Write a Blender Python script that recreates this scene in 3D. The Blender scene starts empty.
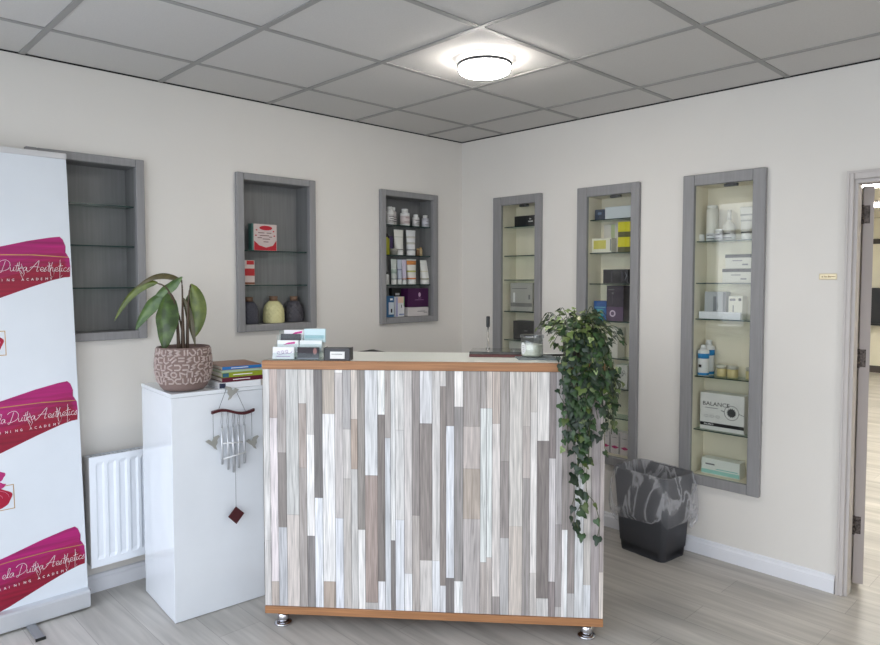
import bpy, bmesh, math, random
from mathutils import Vector, Matrix
R = math.radians
PI = math.pi
scn = bpy.context.scene
COL = scn.collection
random.seed(7)

# ------------------------------------------------------------------ helpers
def lin(v):
    v /= 255.0
    return v / 12.92 if v <= 0.04045 else ((v + 0.055) / 1.055) ** 2.4
def rgb(r, g, b, k=1.0):
    return (min(lin(r) * k, .92), min(lin(g) * k, .92), min(lin(b) * k, .92), 1.0)

class B:
    """collects shapes into one mesh"""
    def __init__(s):
        s.bm = bmesh.new()
        s.col = s.bm.loops.layers.float_color.new('Col')
        s.cur = (1, 1, 1, 1)
    def _paint(s, faces):
        for f in faces:
            for l in f.loops: l[s.col] = s.cur
    def face(s, pts):
        f = s.bm.faces.new([s.bm.verts.new(p) for p in pts]); s._paint([f]); return f
    def box(s, x0, x1, y0, y1, z0, z1, bev=0, M=None, seg=2):
        vs = [s.bm.verts.new((x, y, z)) for x in (x0, x1) for y in (y0, y1) for z in (z0, z1)]
        q = [(0, 1, 3, 2), (4, 6, 7, 5), (0, 4, 5, 1), (2, 3, 7, 6), (0, 2, 6, 4), (1, 5, 7, 3)]
        fs = [s.bm.faces.new([vs[i] for i in f]) for f in q]
        s._paint(fs)
        if bev > 0:
            es = list({e for f in fs for e in f.edges})
            r = bmesh.ops.bevel(s.bm, geom=es, offset=bev, segments=seg, affect='EDGES', profile=.5)
            s._paint(r['faces'])
            vs = list({v for f in r['faces'] for v in f.verts} | {v for v in vs if v.is_valid})
        if M is not None:
            bmesh.ops.transform(s.bm, matrix=M, verts=[v for v in vs if v.is_valid])
        return s
    def loft(s, rings, cap0=True, cap1=True, closed=True):
        vr = [[s.bm.verts.new(p) for p in r] for r in rings]
        fs = []
        n = len(vr[0])
        for a, b in zip(vr, vr[1:]):
            for i in range(n if closed else n - 1):
                j = (i + 1) % n
                try: fs.append(s.bm.faces.new([a[i], a[j], b[j], b[i]]))
                except ValueError: pass
        if cap0 and closed: fs.append(s.bm.faces.new(list(reversed(vr[0]))))
        if cap1 and closed: fs.append(s.bm.faces.new(vr[-1]))
        for f in fs: f.smooth = True
        s._paint(fs)
        return s
    def lathe(s, prof, cx=0, cy=0, n=32, cap0=True, cap1=True):
        rings = [[(cx + r * math.cos(2 * PI * i / n), cy + r * math.sin(2 * PI * i / n), z) for i in range(n)] for r, z in prof]
        return s.loft(rings, cap0, cap1)
    def cyl(s, r, z0, z1, cx=0, cy=0, n=24, r1=None):
        r1 = r if r1 is None else r1
        return s.lathe([(r, z0), (r1, z1)], cx, cy, n)
    def tube(s, pts, r, n=8, r_end=None):
        pts = [Vector(p) for p in pts]
        rings = []
        m = len(pts)
        for i, p in enumerate(pts):
            t = (pts[min(i + 1, m - 1)] - pts[max(i - 1, 0)]).normalized()
            up = Vector((0, 0, 1)) if abs(t.z) < .95 else Vector((1, 0, 0))
            a = t.cross(up).normalized(); b = t.cross(a).normalized()
            rr = r if r_end is None else r + (r_end - r) * i / (m - 1)
            rings.append([tuple(p + a * (rr * math.cos(2 * PI * k / n)) + b * (rr * math.sin(2 * PI * k / n))) for k in range(n)])
        return s.loft(rings)
    def prism(s, poly, y0, y1):
        """polygon in xz pushed from y0 (front) to y1"""
        a = [s.bm.verts.new((x, y0, z)) for x, z in poly]
        b = [s.bm.verts.new((x, y1, z)) for x, z in poly]
        fs = [s.bm.faces.new(a), s.bm.faces.new(list(reversed(b)))]
        n = len(poly)
        for i in range(n):
            j = (i + 1) % n
            fs.append(s.bm.faces.new([a[j], a[i], b[i], b[j]]))
        s._paint(fs)
        return s
    def build(s, name, m, parent=None, smooth_angle=None):
        bmesh.ops.recalc_face_normals(s.bm, faces=s.bm.faces[:])
        me = bpy.data.meshes.new(name)
        s.bm.to_mesh(me); s.bm.free()
        for x in (m if isinstance(m, list) else [m]): me.materials.append(x)
        o = bpy.data.objects.new(name, me); COL.objects.link(o)
        if parent is not None: o.parent = parent
        return o

def tag(o, label=None, cat=None, group=None, kind=None):
    if label: o['label'] = label
    if cat: o['category'] = cat
    if group: o['group'] = group
    if kind: o['kind'] = kind
    return o
def thing(name, label, cat, loc=(0, 0, 0), rz=0, group=None):
    o = bpy.data.objects.new(name, None); COL.objects.link(o)
    o.empty_display_size = .05
    o.location = loc; o.rotation_euler = (0, 0, rz)
    return tag(o, label, cat, group)
def struct(b, name, m): return tag(b.build(name, m), kind='structure')

def text_obj(s, size, m, parent, loc, align='CENTER', name='lettering', shear=0, depth=.0004, sx=1.0, rz=0):
    """flat raised lettering standing in the xz plane, facing -y"""
    cu = bpy.data.curves.new('txt', 'FONT'); cu.body = s; cu.size = size; cu.extrude = depth
    cu.align_x = align; cu.shear = shear; cu.resolution_u = 2
    t = bpy.data.objects.new('txt', cu); COL.objects.link(t)
    bpy.context.view_layer.update()
    me = bpy.data.meshes.new_from_object(t.evaluated_get(bpy.context.evaluated_depsgraph_get()))
    bpy.data.objects.remove(t); bpy.data.curves.remove(cu)
    me.transform(Matrix.Translation(loc) @ Matrix.Rotation(rz, 4, 'Z') @ Matrix.Rotation(PI / 2, 4, 'X') @ Matrix.Diagonal((sx, 1, 1, 1)))
    me.materials.clear(); me.materials.append(m)
    o = bpy.data.objects.new(name, me); COL.objects.link(o); o.parent = parent
    return o

# ------------------------------------------------------------------ materials
def base(name):
    m = bpy.data.materials.new(name); m.use_nodes = True
    n = m.node_tree; p = n.nodes['Principled BSDF']
    return m, n, p
def M(name, col, rough=.5, metal=0.0, spec=.5, noise=None, bump=0, attr=False, coat=0, trans=0, ior=1.45, sheen=0):
    """noise = (scale xyz, amount): procedural mottling along object axes"""
    m, n, p = base(name)
    p.inputs['Roughness'].default_value = rough; p.inputs['Metallic'].default_value = metal
    p.inputs['Specular IOR Level'].default_value = spec; p.inputs['Coat Weight'].default_value = coat
    p.inputs['Transmission Weight'].default_value = trans; p.inputs['IOR'].default_value = ior
    L = n.links
    src = None
    if attr:
        a = n.nodes.new('ShaderNodeAttribute'); a.attribute_name = 'Col'; src = a.outputs['Color']
    if noise is None: noise = ((9, 9, 9), .012)
    tc = n.nodes.new('ShaderNodeTexCoord'); mp = n.nodes.new('ShaderNodeMapping')
    mp.inputs['Scale'].default_value = noise[0]
    L.new(tc.outputs['Object'], mp.inputs['Vector'])
    t = n.nodes.new('ShaderNodeTexNoise'); t.inputs['Scale'].default_value = 1; t.inputs['Detail'].default_value = 4
    L.new(mp.outputs[0], t.inputs['Vector'])
    mr = n.nodes.new('ShaderNodeMapRange'); mr.inputs['From Min'].default_value = .3; mr.inputs['From Max'].default_value = .7
    mr.inputs['To Min'].default_value = 1 - noise[1]; mr.inputs['To Max'].default_value = 1 + noise[1]
    L.new(t.outputs['Fac'], mr.inputs['Value'])
    mx = n.nodes.new('ShaderNodeVectorMath'); mx.operation = 'SCALE'
    if src: L.new(src, mx.inputs[0])
    else: mx.inputs[0].default_value = col[:3]
    L.new(mr.outputs[0], mx.inputs['Scale'])
    L.new(mx.outputs[0], p.inputs['Base Color'])
    if bump:
        b = n.nodes.new('ShaderNodeBump'); b.inputs['Strength'].default_value = bump; b.inputs['Distance'].default_value = .002
        L.new(t.outputs['Fac'], b.inputs['Height']); L.new(b.outputs[0], p.inputs['Normal'])
    return m
def emit(name, col, st):
    m, n, p = base(name)
    p.inputs['Base Color'].default_value = col
    p.inputs['Emission Color'].default_value = col; p.inputs['Emission Strength'].default_value = st
    return m
def thin_glass(name, tint=(1, 1, 1, 1), rough=0.0, ior=1.5, boost=0.0):
    m = bpy.data.materials.new(name); m.use_nodes = True
    n = m.node_tree; n.nodes.clear(); L = n.links
    o = n.nodes.new('ShaderNodeOutputMaterial'); mx = n.nodes.new('ShaderNodeMixShader')
    t = n.nodes.new('ShaderNodeBsdfTransparent'); t.inputs[0].default_value = tint
    g = n.nodes.new('ShaderNodeBsdfGlossy'); g.inputs['Roughness'].default_value = rough
    # Schlick reflectance, the same from both sides of the pane
    f = n.nodes.new('ShaderNodeLayerWeight'); f.inputs['Blend'].default_value = .5
    pw = n.nodes.new('ShaderNodeMath'); pw.operation = 'POWER'; pw.inputs[1].default_value = 5
    f0 = ((ior - 1) / (ior + 1)) ** 2 + boost
    a = n.nodes.new('ShaderNodeMath'); a.operation = 'MULTIPLY_ADD'; a.inputs[1].default_value = 1 - f0; a.inputs[2].default_value = f0
    L.new(f.outputs['Facing'], pw.inputs[0]); L.new(pw.outputs[0], a.inputs[0]); L.new(a.outputs[0], mx.inputs[0])
    L.new(t.outputs[0], mx.inputs[1]); L.new(g.outputs[0], mx.inputs[2]); L.new(mx.outputs[0], o.inputs[0])
    return m

mWall = M('wall_paint', rgb(227, 223, 217), .75, noise=((3, 3, 3), .012))
mCeil = M('ceiling_tile', rgb(204, 201, 197), .9, noise=((160, 160, 160), .03))
mGrid = M('ceiling_grid_metal', rgb(156, 154, 151), .55)
mGap = M('dark_gap', rgb(40, 38, 38), .9)
mSkirt = M('white_gloss_trim', rgb(232, 233, 238), .35)
mDoorTrim = M('door_casing_paint', rgb(196, 190, 187), .45)
mDoor = M('door_edge_paint', rgb(172, 163, 159), .5)
mFrame = M('grey_wood_frame', rgb(142, 141, 142), .5, noise=((90, 90, 5), .07))
mFrameH = mFrame
mLining = M('grey_wood_lining', rgb(122, 122, 122), .55, noise=((70, 70, 3), .10))
mCream = M('cream_lining', rgb(232, 224, 204), .6)
mShelfEdge = M('glass_shelf', rgb(120, 165, 150), .05, trans=.0)
mShelf = thin_glass('shelf_glass', (.80, .90, .86, 1), .02, 1.5)
mPane = thin_glass('cabinet_glass', (.97, .98, .97, 1), 0.0, 1.48)
mChrome = M('chrome', rgb(200, 200, 205), .12, 1.0)
mBrushed = M('brushed_aluminium', rgb(206, 208, 212), .4, .35)
mBlack = M('black_plastic', rgb(28, 28, 30), .4)
mDarkGrey = M('dark_grey_plastic', rgb(62, 63, 67), .45)
mWhitePl = M('white_plastic', rgb(232, 232, 232), .4)
mWhiteGl = M('white_gloss_cabinet', rgb(227, 231, 236), .12, coat=.3)
mWorktop = M('white_worktop', rgb(232, 234, 226), .3)
mOak = M('oak_edging', rgb(164, 116, 78), .45, noise=((4, 60, 160), .22))
mPaper = M('white_paper', rgb(236, 236, 234), .7)
mSoil = M('soil', rgb(52, 42, 36), .95, noise=((80, 80, 80), .4))
mText = M('black_ink', rgb(30, 30, 32), .6)
mTextGrey = M('grey_ink', rgb(120, 120, 122), .6)
mTextW = M('white_ink', rgb(238, 236, 236), .6)
mGold = M('gold_foil', rgb(190, 150, 90), .35, .6)

def plain(name, r, g, b, rough=.5, metal=0): return M(name, rgb(r, g, b), rough, metal)

# ceiling tile texture gets fine speckle; floor is laminate boards along y
def floor_mat():
    m, n, p = base('laminate_floor'); L = n.links
    tc = n.nodes.new('ShaderNodeTexCoord'); mp = n.nodes.new('ShaderNodeMapping')
    mp.inputs['Rotation'].default_value = (0, 0, R(90))
    L.new(tc.outputs['Object'], mp.inputs['Vector'])
    br = n.nodes.new('ShaderNodeTexBrick')
    br.inputs['Scale'].default_value = 1; br.inputs['Brick Width'].default_value = 1.28; br.inputs['Row Height'].default_value = .19
    br.inputs['Mortar Size'].default_value = .0012; br.inputs['Mortar Smooth'].default_value = .3; br.offset = .37
    br.inputs['Color1'].default_value = rgb(196, 191, 184); br.inputs['Color2'].default_value = rgb(184, 179, 172)
    br.inputs['Mortar'].default_value = rgb(150, 145, 139); br.inputs['Bias'].default_value = 0
    L.new(mp.outputs[0], br.inputs['Vector'])
    mp2 = n.nodes.new('ShaderNodeMapping'); mp2.inputs['Scale'].default_value = (26, 1.6, 1)
    L.new(tc.outputs['Object'], mp2.inputs['Vector'])
    t = n.nodes.new('ShaderNodeTexNoise'); t.inputs['Scale'].default_value = 1; t.inputs['Detail'].default_value = 6; t.inputs['Distortion'].default_value = .8
    L.new(mp2.outputs[0], t.inputs['Vector'])
    mp3 = n.nodes.new('ShaderNodeMapping'); mp3.inputs['Scale'].default_value = (7, 1.1, 1)
    L.new(tc.outputs['Object'], mp3.inputs['Vector'])
    t3 = n.nodes.new('ShaderNodeTexNoise'); t3.inputs['Scale'].default_value = 1; t3.inputs['Detail'].default_value = 3
    L.new(mp3.outputs[0], t3.inputs['Vector'])
    ad = n.nodes.new('ShaderNodeMath'); ad.operation = 'ADD'; L.new(t.outputs['Fac'], ad.inputs[0]); L.new(t3.outputs['Fac'], ad.inputs[1])
    mr = n.nodes.new('ShaderNodeMapRange'); mr.inputs['From Min'].default_value = .65; mr.inputs['From Max'].default_value = 1.35
    mr.inputs['To Min'].default_value = .66; mr.inputs['To Max'].default_value = 1.14
    L.new(ad.outputs[0], mr.inputs['Value'])
    v = n.nodes.new('ShaderNodeVectorMath'); v.operation = 'SCALE'
    L.new(br.outputs['Color'], v.inputs[0]); L.new(mr.outputs[0], v.inputs['Scale']); L.new(v.outputs[0], p.inputs['Base Color'])
    p.inputs['Roughness'].default_value = .38
    b = n.nodes.new('ShaderNodeBump'); b.inputs['Strength'].default_value = .12; b.inputs['Distance'].default_value = .001
    L.new(t.outputs['Fac'], b.inputs['Height']); L.new(b.outputs[0], p.inputs['Normal'])
    return m
mFloor = floor_mat()

# ------------------------------------------------------------------ room shell
H = 2.47
LAMP = 30
XW, YS = -3.85, -5.8          # shopfront side and the wall behind the camera
WT = .17
def wall(name, axis, c, thick, ur, zr, holes, m):
    """wall in plane axis=c, thickness towards c+thick; u is the other horizontal axis"""
    us = sorted({ur[0], ur[1], *[h[0] for h in holes], *[h[1] for h in holes]})
    zs = sorted({zr[0], zr[1], *[h[2] for h in holes], *[h[3] for h in holes]})
    def solid(i, j):
        if not (0 <= i < len(us) - 1 and 0 <= j < len(zs) - 1): return False
        u = (us[i] + us[i + 1]) / 2; z = (zs[j] + zs[j + 1]) / 2
        return not any(h[0] < u < h[1] and h[2] < z < h[3] for h in holes)
    def P(u, d, z): return (c + d, u, z) if axis == 0 else (u, c + d, z)
    b = B()
    for i in range(len(us) - 1):
        for j in range(len(zs) - 1):
            if not solid(i, j): continue
            u0, u1, z0, z1 = us[i], us[i + 1], zs[j], zs[j + 1]
            b.face([P(u0, 0, z0), P(u1, 0, z0), P(u1, 0, z1), P(u0, 0, z1)])
            b.face([P(u0, thick, z0), P(u1, thick, z0), P(u1, thick, z1), P(u0, thick, z1)])
            if not solid(i - 1, j): b.face([P(u0, 0, z0), P(u0, thick, z0), P(u0, thick, z1), P(u0, 0, z1)])
            if not solid(i + 1, j): b.face([P(u1, 0, z0), P(u1, thick, z0), P(u1, thick, z1), P(u1, 0, z1)])
            if not solid(i, j - 1): b.face([P(u0, 0, z0), P(u1, 0, z0), P(u1, thick, z0), P(u0, thick, z0)])
            if not solid(i, j + 1): b.face([P(u0, 0, z1), P(u1, 0, z1), P(u1, thick, z1), P(u0, thick, z1)])
    bmesh.ops.remove_doubles(b.bm, verts=b.bm.verts[:], dist=1e-5)
    return struct(b, name, m)

NZ = (1.238, 2.028)            # niche opening heights
NICHE = [(-2.711, -2.292), (-1.724, -1.307), (-.729, -.306)]
NOUT = [(-2.757, -2.251), (-1.764, -1.264), (-.768, -.263)]
RZ = (.434, 1.985)
RIN = [(-.392, -.681), (-1.075, -1.374), (-1.750, -2.055)]
ROUT = [(-.324, -.727), (-1.007, -1.424), (-1.688, -2.117)]
DY0, DY1, DZ = -3.33, -2.503, 1.948
e = .012
RX2 = 9.05                      # far wall of the next room
wall('wall_left', 1, 0, WT, (XW - WT, 0 + WT), (0, H), [(a - e, b_ + e, NZ[0] - e, NZ[1] + e) for a, b_ in NICHE], mWall)
wall('wall_right', 0, 0, WT, (YS, 0), (0, H), [(b_ - e, a + e, RZ[0] - e, RZ[1] + e) for a, b_ in RIN] + [(DY0, DY1 + .029, 0, DZ)], mWall)
wall('wall_front', 0, XW, -WT, (YS, 0), (0, H), [(-5.0, -.12, .12, 2.36)], mWall)
wall('wall_back', 1, YS, -WT, (XW - WT, WT), (0, H), [(-3.3, -1.6, .9, 2.1)], mWall)
b = B(); b.box(XW - WT, RX2, YS - WT, 2.2, -.08, 0); struct(b, 'floor', mFloor)
b = B(); b.box(XW - WT, WT, YS - WT, WT, H, H + .06); struct(b, 'ceiling', mCeil)
# suspended ceiling grid: T bars, both ways
b = B(); hw = .012
k = 0
while -.399 - .6 * k > YS: b.box(XW, -.002, -.399 - .6 * k - hw, -.399 - .6 * k + hw, H - .004, H - .0002); k += 1
k = 0
while -.355 - .6 * k > XW: b.box(-.355 - .6 * k - hw, -.355 - .6 * k + hw, YS, -.002, H - .005, H - .0004); k += 1
struct(b, 'trim_1', mGrid)
# thin shadow gap where ceiling meets the walls
b = B(); b.box(XW, 0, -.004, -.0005, H - .007, H - .0006); b.box(-.004, -.0005, YS, -.004, H - .007, H - .0006); struct(b, 'trim_2', mGap)
# skirting boards
def skirt(name, p0, p1, nrm, h=.085, th=.016):
    b = B(); p0 = Vector(p0); p1 = Vector(p1); n_ = Vector(nrm)
    prof = [(0, 0), (th, 0), (th, h * .72), (th * .7, h * .80), (th * .62, h * .95), (th * .3, h), (0, h)]
    r = [[tuple(p + n_ * (d + .0006) + Vector((0, 0, z + .0005))) for d, z in prof] for p in (p0, p1)]
    b.loft(r)
    for f in b.bm.faces: f.smooth = False
    return struct(b, name, mSkirt)
skirt('baseboard_left', (XW + .002, 0, 0), (-.018, 0, 0), (0, -1, 0))
skirt('baseboard_right', (0, -.002, 0), (0, -2.465, 0), (-1, 0, 0))
# shopfront glazing bars behind the viewer, added to pattern the cabinet glass reflections
b = B()
for y in (-5.0, -3.75, -2.5, -1.25, -.16): b.box(XW - .10, XW - .04, y, y + .045, .12, 2.36)
for z in (.12, 1.98, 2.315): b.box(XW - .099, XW - .041, -5.0, -.12, z, z + .045)
struct(b, 'window_1', M('shopfront_frame', rgb(210, 210, 210), .4))
# ground outside the windows
b = B(); b.box(-30, XW - WT - .01, -30, 20, -.25, -.15); b.box(XW - WT - .01, 12, -30, YS - WT - .01, -.25, -.15)
struct(b, 'ground', M('pavement', rgb(190, 188, 184), .9, noise=((4, 4, 4), .1)))

# door frame: lining, casing, stop
b = B()
b.box(.0, .098, DY1, DY1 + .0285, 0, DZ - .001)
b.box(.0, .060, DY1 - .012, DY1 - .0002, 0, DZ - .023)
b.box(.0, WT, DY0 + .0005, DY0 + .022, 0, DZ - .001)
b.box(.0, .098, DY0 + .022, DY1 - .0002, DZ - .022, DZ - .0005)
struct(b, 'door_1', mDoorTrim)
b = B()
b.box(-.017, -.0006, DY1 + .002, DY1 + .030, 0.0005, DZ + .033, .004)
b.box(-.017, -.0006, DY0 - .030, DY0 + .010, 0.0005, DZ + .033, .004)
b.box(-.0165, -.0006, DY0 + .0101, DY1 + .0018, DZ - .006, DZ + .033, .004)
b.box(-.022, -.0172, DY1 + .020, DY1 + .030, 0.0005, DZ + .033)
b.box(-.0215, -.0172, DY0 - .029, DY1 + .0198, DZ + .022, DZ + .0325)
struct(b, 'trim_3', mDoorTrim)

# ------------------------------------------------------------------ next room
mR2 = M('pale_cream_wall', rgb(235, 230, 212), .8)
RY0, RY1 = -4.6, 1.9
b = B(); b.box(RX2, RX2 + .1, RY0, RY1, 0, H); struct(b, 'wall_far', mR2)
b = B(); b.box(WT + .001, RX2, RY1, RY1 + .1, 0, H); struct(b, 'wall_side', mR2)
b = B(); b.box(WT + .001, RX2, RY0 - .1, RY0, 0, H); struct(b, 'wall_end', mR2)
b = B(); b.box(WT + .001, RX2 + .1, RY0 - .1, RY1 + .1, H + .001, H + .05); struct(b, 'ceiling_next', M('ceiling_next_paint', rgb(225, 220, 205), .9))
b = B(); b.box(RX2 - .02, RX2 - .001, RY0 + .01, RY1 - .01, .0005, .11); struct(b, 'baseboard_far', M('dark_skirting', rgb(88, 80, 76), .5))
b = B(); b.box(RX2 - .03, RX2 - .001, RY0 + .01, RY1 - .01, 2.06, 2.14); struct(b, 'trim_4', M('dark_rail', rgb(70, 64, 60), .5))
def ceil_panel(x, y):
    t = thing('ceiling_panel_light', 'square panel light glowing on the ceiling of the room beyond the doorway', 'light', (x, y, H), 0, 'panel lights in the next room')
    b = B(); b.box(-.31, .31, -.31, .31, -.02, -.0005, .003); b.build('frame', mWhitePl, t)
    b = B(); b.box(-.29, .29, -.29, .29, -.024, -.0205); b.build('diffuser', emit('panel_glow', (1, .97, .9, 1), 15), t)
for x, y in ((2.2, -1.6), (4.4, -1.6), (6.6, -1.2), (2.2, -3.4), (4.4, -3.4), (6.6, -3.4)): ceil_panel(x, y)
t = thing('wall_panel', 'black glossy wall unit on the far wall of the room seen through the doorway', 'cabinet', (RX2 - .001, -.55, 0))
b = B(); b.box(-.16, 0, -.8, .8, .80, 1.36, .004); b.build('body', M('black_gloss', rgb(24, 24, 27), .35), t)
b = B(); b.box(-.18, 0, -.82, .82, .765, .799, .003); b.build('ledge', mBlack, t)

# the open door leaf seen on its hinged edge
t = thing('open_door', 'pale grey door swung open into the next room, seen on its hinged edge', 'door', (.114, -2.5305, 0), R(110 - 90))
# local: x along the leaf away from the hinge, y across its thickness
b = B(); b.box(.0, .80, -.022, .022, .03, DZ - .026, .002); b.build('leaf', mDoor, t)
for z in (1.79, 1.115, .315):
    b = B()
    b.box(-.0025, -.0003, -.006, .019, z - .042, z + .042)
    for q in range(5): b.cyl(.0065, z - .045 + q * .0182, z - .045 + q * .0182 + .0172, -.005, .0245, n=12)
    b.build('hinge', M('worn_hinge_metal', rgb(84, 76, 72), .5, .5, noise=((90, 90, 90), .8)), t)

# ------------------------------------------------------------------ small gold sign
t = thing('wall_plaque', 'small gold plaque on the white wall beside the doorway', 'sign', (0, -2.40, 1.50), -PI / 2)
b = B(); b.box(-.038, .038, -.004, -.0004, -.014, .014, .003); b.build('plate', M('brass_plate', rgb(226, 212, 178), .35, .25), t)
b = B()
for q, (x, w) in enumerate(((-.024, .005), (-.015, .003), (-.008, .006), (.002, .005), (.009, .006))):
    b.box(x - w / 2, x + w / 2, -.0046, -.0041, -.004, .004 if q % 2 else .002)
b.box(.014, .032, -.0046, -.0041, -.001, .0015)
b.build('engraving', M('engraved_brown', rgb(130, 105, 65), .5), t)

# ------------------------------------------------------------------ ceiling lamp
def ceiling_light(label, x, y):
    t = thing('ceiling_light', label, 'light', (x, y, H))
    b = B(); b.cyl(.06, -.018, -.0056, n=32); b.build('mount', mWhitePl, t)
    b = B(); b.lathe([(.095, -.018), (.120, -.018), (.123, -.022), (.123, -.029), (.118, -.032), (.06, -.032)], n=64); b.build('rim', mDarkGrey, t)
    b = B(); b.lathe([(.070, -.0175), (.070, -.0150), (.113, -.0150), (.113, -.0175)], n=64, cap0=False, cap1=False); b.build('back_glow_ring', mGlowR, t)
    b = B(); b.lathe([(.1160, -.0322), (.1160, -.046), (.111, -.056), (.10, -.062), (.06, -.066), (.001, -.067)], n=64); b.build('diffuser', mGlow, t)
mGlow = emit('lamp_glow', (1, .95, .89, 1), LAMP); mGlowR = emit('lamp_back_glow', (1, .98, .95, 1), 4)
ceiling_light('round white flush ceiling light with dark rim, glowing on the tiled ceiling above the counter', -1.245, -1.345)
ceiling_light('unseen round ceiling light added behind the viewer to brighten the room', -1.245, -4.345)  # extra unseen light, added to lift the ceiling and walls

# ------------------------------------------------------------------ niches and cabinets
def frame_ring(b, x0, x1, z0, z1, X0, X1, Z0, Z1, y0, y1, bev=.003):
    b.box(X0, x0, y0, y1, Z0, Z1, bev); b.box(x1, X1, y0, y1, Z0, Z1, bev)
    b.box(x0 + .0002, x1 - .0002, y0 + .0008, y1, Z0 + .0003, z0, bev); b.box(x0 + .0002, x1 - .0002, y0 + .0008, y1, z1, Z1 - .0003, bev)
def liner(b, x0, x1, z0, z1, dep, t=.010):
    b.box(x0 - t, x1 + t, dep, dep + t, z0 - t, z1 + t)
    b.box(x0 - t, x0, -.002, dep, z0 - t, z1 + t); b.box(x1, x1 + t, -.002, dep, z0 - t, z1 + t)
    b.box(x0, x1, -.002, dep, z0 - t, z0); b.box(x0, x1, -.002, dep, z1, z1 + t)
def shelf(t, x0, x1, z, dep, y0=.006):
    b = B(); b.box(x0 + .0015, x1 - .0015, y0, dep - .002, z - .006, z - .0003)
    s_ = b.build('glass_shelf', mShelf, t)
    b = B(); b.box(x0 + .0015, x1 - .0015, y0 - .0016, y0 - .0001, z - .006, z - .0003)
    b.build('shelf_edge', mEdge, s_)
mEdge = M('green_glass_edge', rgb(30, 56, 54), .15)
ND, RD = .115, .138
NL = ['grey framed wall niche behind the banner, with empty glass shelves',
      'grey framed wall niche holding three ribbed vases and a red box',
      'grey framed wall niche near the corner full of bottles and tubes']
NS = [(1.841, 1.648, 1.449), (1.649, 1.457), (1.848, 1.650, 1.454)]
for i in range(3):
    (x0, x1), (X0, X1) = NICHE[i], NOUT[i]
    xc = (x0 + x1) / 2
    t = thing('wall_niche', NL[i], 'shelf unit', (xc, 0, 0), 0, 'grey niches on the left wall')
    b = B(); frame_ring(b, x0 - xc, x1 - xc, NZ[0], NZ[1], X0 - xc, X1 - xc, 1.199, 2.066, -.030, -.0005, .004); b.build('frame', mFrame, t)
    b = B(); liner(b, x0 - xc, x1 - xc, NZ[0], NZ[1], ND); b.build('lining', mLining, t)
    for z in NS[i]: shelf(t, x0 - xc, x1 - xc, z, ND)
RL = ['grey framed glass wall cabinet nearest the room corner',
      'grey framed glass wall cabinet half hidden by the trailing ivy',
      'grey framed glass wall cabinet holding the large white box lettered BALANCE']
RS = [(1.843, 1.649, 1.487, 1.274, 1.08, .862, .65), (1.848, 1.649, 1.463, 1.238, 1.018, .838, .662), (1.692, 1.469, 1.276, .966, .676)]
for i in range(3):
    (a0, a1), (A0, A1) = RIN[i], ROUT[i]
    yc = (a0 + a1) / 2
    x0, x1, X0, X1 = -(a0 - yc), -(a1 - yc), -(A0 - yc), -(A1 - yc)
    t = thing('wall_cabinet', RL[i], 'cabinet', (0, yc, 0), -PI / 2, 'glass cabinets on the right wall')
    b = B(); frame_ring(b, x0, x1, RZ[0], RZ[1], X0, X1, .382, 2.043, -.030, -.0005, .004); b.build('frame', mFrame, t)
    b = B(); liner(b, x0, x1, RZ[0], RZ[1], RD); b.build('lining', mCream, t)
    for z in RS[i]: shelf(t, x0, x1, z, RD, .012)
    b = B(); b.box(x0 + .0012, x1 - .0012, -.0195, -.0155, RZ[0] + .0012, RZ[1] - .0012); b.build('glass_door', mPane, t)
    b = B(); b.box(.03 - .035, .03 + .035, -.003, .016, RZ[1] - .016, RZ[1] - .0012, .002); b.box(.03 - .02, .03 + .02, -.012, -.0032, RZ[1] - .010, RZ[1] - .0012); b.build('door_catch', mDarkGrey, t)

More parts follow.
